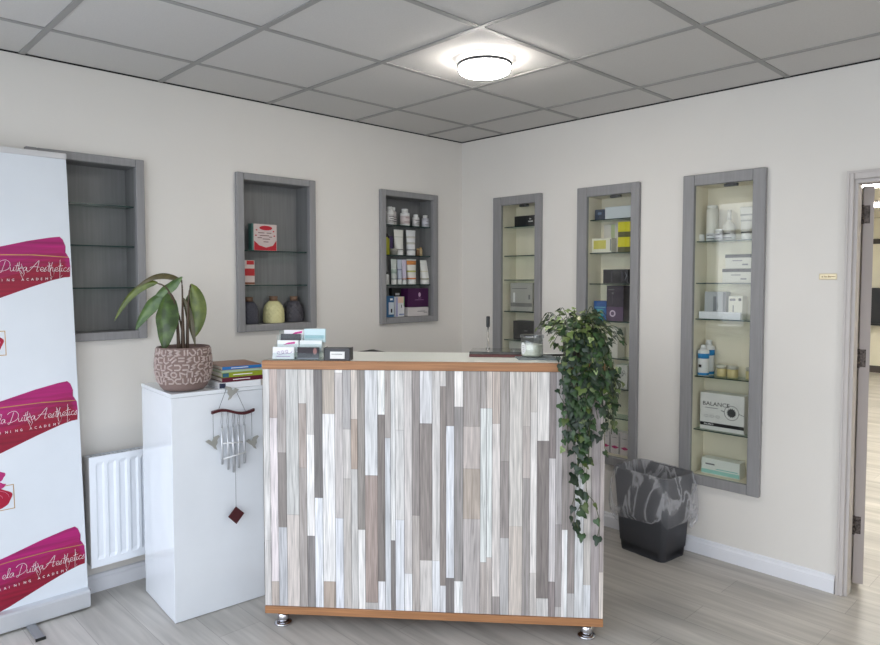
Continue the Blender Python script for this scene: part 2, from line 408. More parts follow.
# ------------------------------------------------------------------ shelf goods
def slot(w, u0, u1, z, d):
    """origin at the middle of the item's foot; local x to the right, local y into the wall"""
    u = (u0 + u1) / 2
    return ((u, d, z), 0.0, abs(u1 - u0)) if w == 'L' else ((d, u, z), -PI / 2, abs(u1 - u0))
ZG = .0006
def boxy(name, label, cat, w, u0, u1, z, h, d, dep, col, group=None, yaw=0, mat=None):
    loc, rz, wd = slot(w, u0, u1, z + ZG, d)
    t = thing(name, label, cat, loc, rz + R(yaw), group)
    b = B(); b.box(-wd / 2, wd / 2, -dep / 2, dep / 2, 0, h, .0012); b.build('carton', mat or plain('carton_' + name, *col), t)
    return t, wd, -dep / 2
def panel(t, name, x0, x1, z0, z1, yf, m, off=.0006):
    b = B(); b.box(x0, x1, yf - off, yf - .0001, z0, z1); return b.build(name, m, t)
def bottle(label, w, u0, u1, z, h, d, col, capcol, group=None, lab=None, shoulder=.72, neck=.55, name='bottle', cap_h=.2, txt=None):
    loc, rz, wd = slot(w, u0, u1, z + ZG, d); r = wd / 2
    t = thing(name, label, 'bottle', loc, rz, group)
    hs = h * shoulder; hc = h * (1 - cap_h)
    b = B(); b.lathe([(r * .9, 0), (r, h * .02), (r, hs), (r * .93, hs + (hc - hs) * .4), (r * neck, hc - .001), (r * neck, hc)], n=28); b.build('body', plain('bottle_body', *col, .35), t)
    b = B(); b.lathe([(r * (neck + .12), hc + .0002), (r * (neck + .12), h - .002), (r * neck, h)], n=28); b.build('cap', plain('bottle_cap', *capcol, .35), t)
    if lab:
        b = B(); b.lathe([(r + .0002, hs * lab[0]), (r + .0006, hs * lab[0]), (r + .0006, hs * lab[1]), (r + .0002, hs * lab[1])], n=28, cap0=False, cap1=False); b.build('label', plain('bottle_label', *lab[2], .5), t)
        if len(lab) > 3:
            b = B()
            for q in range(lab[3]):
                zz = hs * (lab[0] + (lab[1] - lab[0]) * (.25 + .5 * q / max(1, lab[3] - 1)))
                ww = .55 if q % 2 else .8
                b.loft([[(( r + .0011) * math.sin(a), -(r + .0011) * math.cos(a), zz + dz) for dz in (-.0018, .0018)] for a in [ww * (-1 + 2 * s_ / 6) for s_ in range(7)]], closed=False)
            b.build('print', mText if len(lab) < 5 else lab[4], t)
    return t
def tube(label, w, u0, u1, z, h, d, col, bands, group, yaw=0, capcol=(225, 225, 222)):
    """cosmetic tube standing on its cap: round below, crimped flat above"""
    loc, rz, wd = slot(w, u0, u1, z + ZG, d)
    t = thing('cosmetic_tube', label, 'tube', loc, rz + R(yaw), group)
    r0 = wd * .36; hc = h * .19
    b = B(); b.lathe([(r0 * .95, 0), (r0 * .98, .002), (r0 * .98, hc - .001), (r0 * .8, hc)], n=28); b.build('cap', plain('tube_cap', *capcol, .35), t)
    def ring(k, g=0, n=28):
        a = wd / 2 * k + r0 * (1 - k) + g; c = r0 * (1 - k) ** .8 + .0012 + g
        return [(a * math.cos(2 * PI * i / n), c * math.sin(2 * PI * i / n), hc + .0003 + (h - hc) * k) for i in range(n)]
    b = B(); b.loft([ring(k) for k in (0, .1, .3, .5, .7, .85, .95, 1)]); b.build('body', plain('tube_body', *col, .4), t)
    for k0, k1, c_ in bands:
        b = B(); b.loft([ring(k0, .0002), ring(k0, .0006), ring((k0 + k1) / 2, .0006), ring(k1, .0006), ring(k1, .0002)], False, False); b.build('printed_band', plain('tube_band', *c_, .5), t)
    return t
def jar(label, w, u0, u1, z, h, d, col, lid, group=None, cat='jar'):
    loc, rz, wd = slot(w, u0, u1, z + ZG, d); r = wd / 2
    t = thing('jar', label, cat, loc, rz, group)
    b = B(); b.lathe([(r * .9, 0), (r * .98, .003), (r * .98, h * .66), (r * .9, h * .72)], n=28); b.build('body', plain('jar_body', *col, .3), t)
    b = B(); b.lathe([(r, h * .721), (r, h - .002), (r * .95, h)], n=28); b.build('lid', plain('jar_lid', *lid, .35), t)
    return t

# --- middle niche (vases, red box)
t, wd, yf = boxy('gift_box', 'red and white patterned box on the upper glass shelf of the vase niche', 'box', 'L', -1.650, -1.488, 1.649, .150, .052, .034, (70, 112, 106), yaw=3)
panel(t, 'printed_front', -wd / 2 + .012, wd / 2, .001, .149, yf, plain('gift_print_pale', 206, 190, 186))
b = B()
def blob(cx, cz, rx, rz, n=18, wob=.0, y0=-.0009, y1=-.0007):
    return [(cx + rx * (1 + wob * math.sin(5 * a)) * math.cos(a), cz + rz * (1 + wob * math.cos(4 * a)) * math.sin(a)) for a in [2 * PI * i / n for i in range(n)]]
b.prism(blob(.01, .128, .042, .013), yf - .0012, yf - .0007)
b.prism([(-.067, .002), (.078, .002), (.078, .06), (.055, .03), (.01, .018), (-.035, .03), (-.066, .055)], yf - .0012, yf - .0007)
for x, z in ((-.05, .115), (.06, .11), (-.055, .085), (.065, .085)): b.prism(blob(x, z, .006, .004, 8), yf - .0012, yf - .0007)
b.build('red_print', plain('red_ink', 188, 32, 48), t)
b = B()
for x, z, w_ in ((-.02, .10, .02), (.03, .10, .016), (0, .085, .03), (.04, .078, .01), (-.03, .072, .014), (.012, .066, .024), (.01, .05, .016)): b.box(x - w_, x + w_, yf - .0014, yf - .0007, z - .0022, z + .0022)
b.build('dark_print', plain('grey_print', 120, 90, 92), t)
t, wd, yf = boxy('gift_box', 'small red and white carton on the lower glass shelf of the vase niche', 'box', 'L', -1.715, -1.637, 1.457, .136, .05, .05, (205, 190, 184))
panel(t, 'red_band', -wd / 2 + .001, wd / 2 - .001, .05, .09, yf, plain('red_band_ink', 176, 40, 44)); panel(t, 'brown_base', -wd / 2 + .001, wd / 2 - .001, .002, .014, yf, plain('brown_ink', 130, 80, 60))
panel(t, 'red_top', -wd / 2 + .03, wd / 2 - .004, .112, .134, yf, plain('red_top_ink', 186, 44, 48))
def vase(label, x0, x1, h, col):
    loc, rz, wd = slot('L', x0, x1, NZ[0] + ZG, .058); r = wd / 2
    t = thing('vase', label, 'vase', loc, 0, 'ribbed vases on the niche floor')
    prof = [(.93, 0), (.97, .03), (1.0, .12), (.99, .36), (.93, .52), (.82, .65), (.64, .76), (.46, .82), (.36, .83)]
    n, rings = 96, []
    N = 44
    for q in range(N + 1):
        f = q / N * .83
        for (ra, za), (rb, zb) in zip(prof, prof[1:]):
            if za <= f <= zb + 1e-6: rr = ra + (rb - ra) * (f - za) / (zb - za); break
        amp = .07 * min(1, f * 8) * min(1, (.83 - f) * 5)
        def rad(i):
            a = 2 * PI * i / n
            return r * (rr + amp * (abs(math.sin(7 * a + 17 * f) * math.sin(7 * a - 17 * f)) ** .6 - .7))
        rings.append([(rad(i) * math.cos(2 * PI * i / n), rad(i) * math.sin(2 * PI * i / n), f * h) for i in range(n)])
    b = B(); b.loft(rings); b.build('body', plain('vase_glaze', *col, .55), t)
    b = B(); b.lathe([(r * .40, h * .8302), (r * .38, h * .93), (r * .42, h), (r * .34, h), (r * .32, h * .84)], n=28); b.build('neck', plain('vase_neck', 118, 92, 74, .7), t)
vase('dark charcoal ribbed vase at the left end of the niche floor', -1.712, -1.601, .150, (66, 66, 76))
vase('pale yellow ribbed vase between two dark ones', -1.562, -1.440, .152, (216, 210, 158))
vase('dark charcoal ribbed vase to the right of the yellow one', -1.424, -1.310, .150, (72, 70, 76))

# --- corner niche
W_, OFFW = (228, 228, 226), (214, 214, 208)
g1 = 'white bottles on the top shelf of the corner niche'
bottle('white bottle with dark print, leftmost on the top shelf of the corner niche', 'L', -.668, -.616, 1.848, .118, .040, W_, W_, g1, (.1, .8, (215, 212, 210), 3))
bottle('greyer white bottle just behind the leftmost one on the corner niche top shelf', 'L', -.612, -.566, 1.848, .120, .070, (205, 200, 196), W_, g1, (.1, .8, (196, 188, 186), 3))
bottle('white bottle with red-brown print, third from the left on the niche top shelf', 'L', -.541, -.476, 1.848, .113, .042, W_, W_, g1, (.12, .8, (212, 200, 198), 2, plain('red_brown_print', 120, 50, 44)))
bottle('short white bottle, second from the right on the top shelf of the corner niche', 'L', -.436, -.387, 1.848, .082, .040, W_, W_, g1, (.1, .85, (205, 203, 202), 3))
bottle('narrow white bottle tucked behind the last two on the corner niche top shelf', 'L', -.392, -.358, 1.848, .078, .080, (200, 198, 196), W_, g1, (.1, .85, (196, 192, 190), 2))
bottle('short grey-labelled bottle at the right end of the corner niche top shelf', 'L', -.348, -.298, 1.848, .082, .040, (190, 190, 196), W_, g1, (.1, .8, (198, 198, 206), 2, mTextGrey))
bottle('slim yellow-green bottle with a black top on the second shelf of the corner niche', 'L', -.681, -.632, 1.650, .140, .062, (150, 150, 40), (30, 28, 28), None, None, .70, .35, cap_h=.16)
t, wd, yf = boxy('carton', 'dark purple slim carton beside the yellow-green bottle', 'box', 'L', -.630, -.594, 1.650, .125, .080, .03, (72, 58, 96))
jar('small frosted pot in front of the purple carton', 'L', -.640, -.588, 1.650, .040, .032, (120, 120, 112), (150, 148, 140))
g2 = 'white tubes in the corner niche'
tube('white tube, left of the pair on the second shelf of the corner niche', 'L', -.600, -.515, 1.650, .170, .050, (222, 221, 214), [(.02, .05, (90, 88, 88)), (.62, .66, (196, 200, 188))], g2)
tube('white tube with mottled print, right of the pair on the niche second shelf', 'L', -.492, -.405, 1.650, .172, .050, (218, 219, 220), [(.02, .05, (96, 94, 100)), (.30, .40, (190, 188, 178)), (.6, .7, (200, 198, 190))], g2)
for q, (x, d, h) in enumerate(((-.388, .045, .05), (-.358, .05, .058))):
    t = bottle(['little brown and gold bottle beside the mottled white tube', 'little gold and cream bottle at the right of the second shelf'][q], 'L', x - .013, x + .013, 1.650, h, d, [(112, 84, 60), (188, 168, 130)][q], (180, 150, 100), 'tiny gold bottles')
tube('narrow pale green tube, leftmost on the third shelf of the corner niche', 'L', -.626, -.575, 1.454, .170, .050, (206, 212, 206), [(.02, .05, (150, 156, 160)), (.3, .5, (170, 186, 176))], g2)
tube('bluish grey tube, second from the left on the third shelf of the corner niche', 'L', -.574, -.532, 1.454, .170, .046, (186, 192, 206), [(.02, .05, (140, 140, 160)), (.45, .52, (150, 150, 176))], g2)
tube('lilac tube, squeezed third from the left on the third shelf of the corner niche', 'L', -.530, -.489, 1.454, .168, .048, (204, 196, 214), [(.02, .06, (190, 150, 120))], g2)
tube('white tube with orange bands, third shelf of the corner niche', 'L', -.488, -.400, 1.454, .172, .050, (226, 222, 214), [(.02, .08, (214, 120, 60)), (.36, .44, (190, 190, 110)), (.72, .92, (214, 140, 80))], g2)
tube('white tube with an olive band standing alone at the right of the third shelf', 'L', -.364, -.274, 1.454, .168, .050, (226, 226, 220), [(.02, .06, (130, 128, 90)), (.4, .44, (210, 206, 180))], g2)
bottle('tiny white bottle half hidden by the frame at the left of the third shelf', 'L', -.688, -.650, 1.454, .085, .045, (200, 200, 198), (60, 60, 60))
t, wd, yf = boxy('carton', 'blue and white carton at the left of the corner niche floor', 'box', 'L', -.690, -.622, NZ[0], .140, .045, .045, (52, 96, 138))
panel(t, 'white_panel', -.012, wd / 2 - .002, .018, .098, yf, plain('carton_white_blue', 196, 206, 212)); panel(t, 'dark_mark', .006, .018, .03, .055, yf, mText, .0009); panel(t, 'white_mark', 0, .022, .112, .124, yf, mPaper, .0009)
t, wd, yf = boxy('carton', 'white carton with a peach corner and lilac side on the corner niche floor', 'box', 'L', -.612, -.530, NZ[0], .134, .045, .045, (220, 220, 222), yaw=6)
panel(t, 'peach_panel', -wd / 2 + .02, wd / 2 - .008, .092, .132, yf, plain('peach_print', 226, 196, 176)); panel(t, 'lilac_strip', -wd / 2 + .001, -wd / 2 + .018, .002, .132, yf, plain('lilac_print', 160, 160, 196)); panel(t, 'green_strip', wd / 2 - .008, wd / 2 - .001, .07, .132, yf, plain('green_print', 130, 176, 130)); panel(t, 'dark_mark', .01, .016, .06, .08, yf, mText, .0009); panel(t, 'blue_strip', -.01, wd / 2 - .004, .012, .02, yf, plain('blue_print', 110, 130, 170), .0009)
t, wd, yf = boxy('carton', 'tall black carton behind the white and peach one', 'box', 'L', -.594, -.514, NZ[0], .192, .092, .03, (20, 20, 22))
panel(t, 'white_mark', -.01, .026, .142, .158, yf, plain('pale_mark', 170, 168, 172))
t, wd, yf = boxy('carton', 'low white carton under the purple box on the corner niche floor', 'box', 'L', -.506, -.318, NZ[0], .060, .055, .085, (206, 200, 198))
panel(t, 'print_line', -.01, .06, .030, .034, yf, mTextGrey); panel(t, 'print_mark', .05, .082, .022, .025, yf, mText)
t, wd, yf = boxy('carton', 'deep purple box with a pale emblem resting on the low white carton', 'box', 'L', -.503, -.316, NZ[0] + .0608, .128, .058, .08, (64, 18, 66))
b = B(); b.prism(blob(.012, .085, .010, .015), yf - .0008, yf - .0001); b.build('emblem', plain('emblem_pale', 200, 170, 196), t)
panel(t, 'print_line', -.03, .05, .048, .051, yf, plain('emblem_line', 150, 110, 150)); panel(t, 'print_mark', 0, .028, .06, .063, yf, plain('emblem_line_b', 150, 110, 150))

# --- right cabinets
D_ = .075
t, wd, yf = boxy('carton', 'black carton with white print on the top shelf of the corner cabinet', 'box', 'R', -.465, -.66, 1.843, .068, D_, .09, (22, 22, 26))
panel(t, 'print_line', .02, .06, .026, .032, yf, mTextW); panel(t, 'print_mark', .03, .045, .042, .047, yf, mTextW)
t, wd, yf = boxy('carton', 'square pale grey carton with a window print in the corner cabinet', 'box', 'R', -.425, -.615, 1.274, .19, D_, .07, (178, 176, 170))
panel(t, 'print_band', -wd / 2 + .004, wd / 2 - .004, .03, .055, yf, plain('band_grey', 132, 130, 128)); panel(t, 'print_line', -.08, .05, .15, .154, yf, mTextGrey)
panel(t, 'picture', -.07, -.055, .06, .125, yf, mTextW); panel(t, 'mark', .06, .075, .08, .11, yf, mTextGrey)
t, wd, yf = boxy('carton', 'black carton behind the candle jar, low in the corner cabinet', 'box', 'R', -.455, -.64, 1.08, .128, D_, .08, (24, 24, 30))
panel(t, 'print_mark', .0, .03, .06, .066, yf, mTextGrey)
t, wd, yf = boxy('carton', 'pale carton below the black one in the corner cabinet, mostly hidden by the counter', 'box', 'R', -.418, -.63, .862, .203, D_, .08, (196, 196, 190))
# cabinet behind the ivy
t, wd, yf = boxy('carton', 'navy blue carton on the top shelf of the cabinet behind the ivy', 'box', 'R', -1.094, -1.166, 1.848, .062, D_, .08, (36, 50, 74))
panel(t, 'print_mark', -.015, .01, .03, .045, yf, plain('blue_mark', 90, 110, 140))
t, wd, yf = boxy('carton', 'long silvery grey carton on the top shelf of the cabinet behind the ivy', 'box', 'R', -1.1685, -1.345, 1.848, .071, D_, .09, (196, 202, 208))
t, wd, yf = boxy('carton', 'white carton with a yellow panel on the second shelf of the cabinet behind the ivy', 'box', 'R', -1.078, -1.214, 1.649, .086, .058, .06, (226, 222, 206))
panel(t, 'yellow_panel', -wd / 2 + .014, wd / 2 - .036, .022, .074, yf, plain('lemon_print', 206, 196, 96)); panel(t, 'grey_edge', wd / 2 - .008, wd / 2 - .001, .01, .08, yf, mTextGrey)
def yellow(label, z):
    t, wd, yf = boxy('carton', label, 'box', 'R', -1.255, -1.345, z, .0885, D_, .08, (96, 92, 50), group='yellow cartons')
    panel(t, 'yellow_front', -wd / 2, wd / 2, .030, .0875, yf, plain('yellow_print', 214, 204, 28)); panel(t, 'pale_strip', wd / 2 - .014, wd / 2 - .002, .030, .0875, yf, plain('yellow_print_b', 196, 180, 60), .0009)
    b = B(); b.box(-wd / 2 - .0006, -wd / 2 - .0001, -.0395, .0395, .001, .0875); b.build('pale_side', plain('pinkish_side', 200, 184, 176), t)
yellow('yellow carton, lower of the two stacked on the second shelf', 1.649)
yellow('yellow carton, upper of the two stacked on the second shelf', 1.649 + .0892)
t, wd, yf = boxy('carton', 'tall white carton with a pale green stripe behind the yellow panel carton', 'box', 'R', -1.125, -1.247, 1.649, .172, .110, .04, (206, 200, 192))
panel(t, 'green_stripe', -.012, .014, .002, .170, yf, plain('pale_green_stripe', 176, 186, 140))
t, wd, yf = boxy('carton', 'black carton lying on the third shelf of the cabinet behind the ivy', 'box', 'R', -1.160, -1.330, 1.463, .084, D_, .09, (24, 22, 30))
for x in (-.03, -.025, .04, .045): panel(t, 'grey_line', x, x + .002, .01, .07, yf, plain('grey_line', 84, 82, 94))
b = B(); b.prism([(.06, .02), (.072, .045), (.06, .07), (.064, .07), (.078, .045), (.064, .02)], yf - .0006, yf - .0001); b.build('chevron', plain('grey_line_b', 120, 118, 126), t)
t, wd, yf = boxy('carton', 'tall dark purple carton with a ring emblem above the ivy', 'box', 'R', -1.183, -1.297, 1.238, .212, D_, .08, (46, 36, 52))
panel(t, 'purple_panel', -wd / 2 + .001, wd / 2 - .001, .002, .085, yf, plain('mauve_print', 84, 58, 92))
b = B()
for i in range(24):
    a0, a1 = 2 * PI * i / 24, 2 * PI * (i + 1) / 24
    b.prism([(-.015 + r_ * math.cos(a), .045 + r_ * math.sin(a)) for r_, a in ((.012, a0), (.020, a0), (.020, a1), (.012, a1))], yf - .0012, yf - .0007)
b.build('ring_emblem', plain('ring_pink', 206, 186, 206), t)
panel(t, 'print_line', -.045, -.005, .185, .190, yf, mTextGrey); panel(t, 'print_mark', -.022, -.010, .160, .172, yf, mTextGrey); panel(t, 'print_stem', -.018, -.015, .105, .155, yf, plain('stem_grey', 90, 84, 96))
t, wd, yf = boxy('carton', 'blue and teal carton beside the tall dark purple one', 'box', 'R', -1.094, -1.181, 1.238, .118, D_, .08, (36, 84, 150))
panel(t, 'teal_panel', -wd / 2 + .001, wd / 2 - .001, .002, .07, yf, plain('teal_print', 44, 146, 156)); panel(t, 'pale_line', -wd / 2 + .004, wd / 2 - .006, .078, .082, yf, plain('aqua_print', 120, 190, 200)); panel(t, 'blue_edge', wd / 2 - .02, wd / 2 - .001, .002, .07, yf, plain('deep_blue', 30, 90, 160), .0009)
t, wd, yf = boxy('carton', 'pale carton below the purple one, mostly hidden by ivy leaves', 'box', 'R', -1.190, -1.262, 1.018, .180, D_, .08, (214, 210, 200))
panel(t, 'print_mark', -.02, .02, .150, .160, yf, mTextGrey)
t, wd, yf = boxy('carton', 'white carton with black scribbled print beside the ivy', 'box', 'R', -1.250, -1.330, .838, .140, D_, .08, (212, 210, 204))
b = B()
for q in range(5):
    b.tube([(-.03 + .012 * q + .01 * math.cos(a), yf - .0006, .09 + .012 * math.sin(2 * a + q) + .01 * math.sin(a)) for a in [i * .5 for i in range(12)]], .0009, 4)
b.build('scribble', mText, t)
t, wd, yf = boxy('booklet', 'orange-red flat booklet lying on the sixth shelf of the ivy-side cabinet', 'book', 'R', -1.140, -1.245, .838, .016, D_, .1, (190, 84, 40))
for q, (u0, u1) in enumerate(((-1.150, -1.212), (-1.215, -1.277), (-1.281, -1.343))):
    t, wd, yf = boxy('carton', ['slim white carton with magenta mark, left of three on the ivy-side cabinet floor', 'slim white carton with magenta mark, middle of three on the ivy-side cabinet floor', 'slim white carton with magenta mark, right of three on the ivy-side cabinet floor'][q], 'box', 'R', u0, u1, RZ[0], .136, D_, .06, (214, 206, 208), 'slim white cartons')
    b = B(); b.prism(blob(.0, .042, .024, .008, 16, .2), yf - .0006, yf - .0001); b.build('magenta_mark', plain('magenta_print', 184, 56, 116), t)
    panel(t, 'dark_line', -.02, .012, .098, .101, yf, mTextGrey); panel(t, 'grey_edge', wd / 2 - .006, wd / 2 - .001, .004, .13, yf, plain('edge_grey', 150, 146, 150))
# right-hand cabinet
bottle('small squat white pot at the left end of the balance box cabinet top shelf', 'R', -1.735, -1.770, 1.692, .038, .06, W_, W_, None, None, .6, .9, name='bottle')
bottle('tall white cylinder bottle on the top shelf of the balance box cabinet', 'R', -1.776, -1.836, 1.692, .192, D_, (218, 216, 208), (225, 224, 218), None, (.02, .24, (214, 216, 220), 2), .9, .8, cap_h=.08)
bottle('white bottle with a tapering pointed top in the balance box cabinet', 'R', -1.858, -1.922, 1.692, .165, .092, (206, 202, 190), (218, 214, 204), None, (.05, .7, (214, 212, 210), 2), .42, .22, cap_h=.34)
bottle('short white pot in front of the pointed bottle', 'R', -1.842, -1.882, 1.692, .06, .032, W_, (226, 226, 226), None, (.1, .9, (216, 216, 222), 2), .7, .85)
tube('white tube with dark band at the right of the balance box cabinet top shelf', 'R', -1.952, -2.032, 1.692, .172, D_, (214, 212, 204), [(.02, .06, (70, 70, 72)), (.45, .5, (180, 178, 172)), (.66, .72, (170, 168, 164))], 'white tubes in the glass cabinet')
def blacktop(label, u0, u1, z, h):
    t, wd, yf = boxy('carton', label, 'box', 'R', u0, u1, z, h, D_, .085, (206, 204, 194), 'white cartons with black strips')
    panel(t, 'black_strip', -wd / 2, wd / 2, h - .018, h - .001, yf, mText); panel(t, 'print_line', -.03, .02, h - .036, h - .031, yf, mTextGrey); panel(t, 'print_mark', .02, .05, .016, .024, yf, mTextGrey)
blacktop('white carton with a black strip, lower of the stacked pair in the balance box cabinet', -1.884, -2.035, 1.469, .074)
blacktop('white carton with a black strip, upper of the stacked pair in the balance box cabinet', -1.898, -2.035, 1.469 + .0747, .074)
t, wd, yf = boxy('carton', 'silver grey carton on the third shelf of the balance box cabinet', 'box', 'R', -1.785, -1.900, 1.276, .145, D_, .06, (160, 164, 166))
panel(t, 'dark_side', wd / 2 - .016, wd / 2 - .001, .002, .143, yf, plain('grey_side', 104, 106, 110)); panel(t, 'print_figure', -.01, .006, .04, .12, yf, plain('figure_grey', 110, 114, 118))
t, wd, yf = boxy('carton', 'white upright carton with small black print beside the silver grey carton', 'box', 'R', -1.914, -1.987, 1.276, .124, D_, .06, (216, 214, 200))
panel(t, 'print_line', -.03, .0, .098, .110, yf, mTextGrey); panel(t, 'print_mark', .016, .03, .098, .112, yf, mText); panel(t, 'print_stroke', -.014, -.008, .04, .075, yf, mTextGrey)
t, wd, yf = boxy('white_slab', 'low flat white slab in front of the cartons on the third shelf', 'packet', 'R', -1.762, -1.985, 1.276, .038, .034, .014, (216, 218, 222))  # thin white slab set low before the cartons
def bluebottle(label, u0, u1, d, h):
    t = bottle(label, 'R', u0, u1, .966, h, d, (222, 222, 222), (222, 222, 222), 'white and blue bottles', (.70, .90, (40, 130, 190)), .80, .42, cap_h=.14)
    r = abs(u1 - u0) / 2
    b = B(); b.lathe([(r + .0002, .004), (r + .0006, .004), (r + .0006, h * .10), (r + .0002, h * .10)], n=28, cap0=False, cap1=False); b.build('blue_band', plain('cyan_band', 40, 130, 190), t)
    b = B(); b.lathe([(r * .42, h * .845), (r * .6, h * .852), (r * .6, h * .9), (r * .42, h * .91)], n=24); b.build('collar', plain('collar_white', 205, 205, 205), t)
    b = B(); b.loft([[((r + .0011) * math.sin(a), -(r + .0011) * math.cos(a), h * .32 + dz) for dz in (-.008, .008)] for a in [-.5 + s_ * .1 for s_ in range(7)]], closed=False); b.build('print', mText, t)
bluebottle('shorter white bottle with blue bands, in front of the taller blue banded one', -1.758, -1.816, .040, .168)
bluebottle('taller white bottle with blue bands, standing behind the shorter one', -1.757, -1.817, .103, .190)
jar('squat cream jar beside the blue banded bottles', 'R', -1.846, -1.899, .966, .062, D_, (206, 190, 138), (190, 188, 176), 'cream jars')
jar('squat cream jar, second along from the blue banded bottles', 'R', -1.903, -1.960, .966, .062, D_, (210, 194, 142), (194, 192, 180), 'cream jars')
jar('small cream jar half hidden by the frame at the right of the fourth shelf', 'R', -2.0, -2.045, .966, .060, D_, (206, 192, 142), (190, 188, 176), 'cream jars')
t, wd, yf = boxy('carton', 'large white box lettered BALANCE with a dark flower emblem', 'box', 'R', -1.776, -2.012, .676, .200, D_, .08, (222, 221, 218))
text_obj('BALANCE', .030, mText, t, (-.105, yf - .0006, .132), 'LEFT', sx=1.12)
panel(t, 'subtitle', -.09, -.02, .118, .121, yf, mTextGrey)
panel(t, 'black_band', -wd / 2, wd / 2, .022, .040, yf, mText)
text_obj('BALANCE', .012, mTextW, t, (-.095, yf - .0012, .027), 'LEFT')
for q in range(3):
    b = B(); b.tube([(-.085 + .032 * q + .012 * math.cos(a), yf - .0006, .075 + .006 * math.sin(a)) for a in [i * .6 for i in range(11)]], .0006, 4); b.build('line_drawing', mTextGrey, t)
b = B(); n_ = 28
b.prism([(.052 + (.020 if i % 2 else .026) * math.cos(2 * PI * i / n_), .105 + (.020 if i % 2 else .026) * math.sin(2 * PI * i / n_)) for i in range(n_)], yf - .0008, yf - .0001); b.build('flower_emblem', plain('flower_ink', 60, 60, 62), t)
b = B()
b.tube([(.052 + .038 * math.cos(a), yf - .0006, .105 + .038 * math.sin(a)) for a in [2 * PI * i / 32 for i in range(33)]], .0010, 4)
b.tube([(.09, yf - .0006, .105), (.117, yf - .0006, .097)], .0012, 4); b.tube([(.014, yf - .0006, .108), (-.004, yf - .0006, .112)], .0016, 4)
b.build('ring_emblem', mText, t)
t, wd, yf = boxy('carton', 'low white carton with teal print on the floor of the balance box cabinet', 'box', 'R', -1.786, -1.992, RZ[0], .084, D_, .07, (222, 226, 220))
panel(t, 'teal_band', -wd / 2, wd / 2, .004, .024, yf, plain('mint_print', 150, 200, 190)); panel(t, 'teal_line', -.02, wd / 2 - .01, .030, .034, yf, plain('teal_line', 110, 180, 176)); panel(t, 'print_script', -.08, -.03, .05, .058, yf, mTextGrey)

# ------------------------------------------------------------------ radiator
t = thing('radiator', 'white fluted panel radiator under the niche, between banner and white cabinet', 'radiator', (-2.557, 0, 0))
RW = .80
b = B()
xs, n_ = [], 15
pts = [(0.0, 0)]
for i in range(n_):
    x0 = .028 + i * .0505
    pts += [(x0 - .001, 0), (x0 + .008, .007), (x0 + .028, .007), (x0 + .037, 0)]
pts += [(RW, 0)]
zs = [.157, .190, .205, .632, .645, .672]
for za, zb, fa, fb in ((.157, .190, 0, 0), (.190, .205, 0, 1), (.205, .630, 1, 1), (.630, .645, 1, 0), (.645, .672, 0, 0)):
    for (xa, da), (xb, db) in zip(pts, pts[1:]):
        b.face([(xa, -.110 + da * fa, za), (xb, -.110 + db * fa, za), (xb, -.110 + db * fb, zb), (xa, -.110 + da * fb, zb)])
bmesh.ops.remove_doubles(b.bm, verts=b.bm.verts[:], dist=1e-5)
b.box(0, RW, -.1095, -.098, .157, .166); b.box(0, RW, -.1095, -.098, .664, .672)
b.build('front_panel', M('radiator_enamel', rgb(232, 236, 242), .3), t)
mRS = M('radiator_side', rgb(212, 208, 206), .4)
for x in (0, RW - .003):
    b = B(); b.box(x, x + .003, -.1085, -.040, .165, .668); b.build('side_panel', mRS, t)
b = B(); b.tube([(RW - .03, -.075, .0005), (RW - .03, -.075, .156)], .0075, 12); b.cyl(.016, .09, .14, RW - .03, -.075); b.build('valve_pipe', mChrome, t)
b = B()
for i in range(40): b.box(.006 + i * .0197, .018 + i * .0197, -.097, -.042, .663, .668)
b.box(.004, RW - .004, -.046, -.041, .655, .670); b.box(.004, RW - .004, -.0975, -.094, .655, .670); b.build('top_grille', M('radiator_grille', rgb(205, 208, 212), .4), t)
b = B(); b.box(.004, RW - .004, -.052, -.042, .17, .655); b.build('rear_panel', M('radiator_rear', rgb(200, 204, 210), .4), t)
b = B()
b.bm.free()
for x in (.15, .65):
    b = B(); b.box(x, x + .03, -.0415, -.0006, .25, .6); b.build('wall_bracket', mWhitePl, t)

# ------------------------------------------------------------------ white cabinet
CB = (-2.367, -.576); CR = R(-4.2)
def cab(x, y, z=0):
    return (CB[0] + x * math.cos(CR) - y * math.sin(CR), CB[1] + x * math.sin(CR) + y * math.cos(CR), z)
t = thing('cabinet', 'white glossy upright cabinet with potted plant and books on top', 'cabinet', cab(0, 0), CR)
b = B(); b.box(0, .416, .002, .41, .002, .980, .0015); b.build('carcass', mWhiteGl, t)
b = B(); b.box(-.001, .417, -.001, .412, .9812, .998, .0015); b.build('top_panel', mWhiteGl, t)
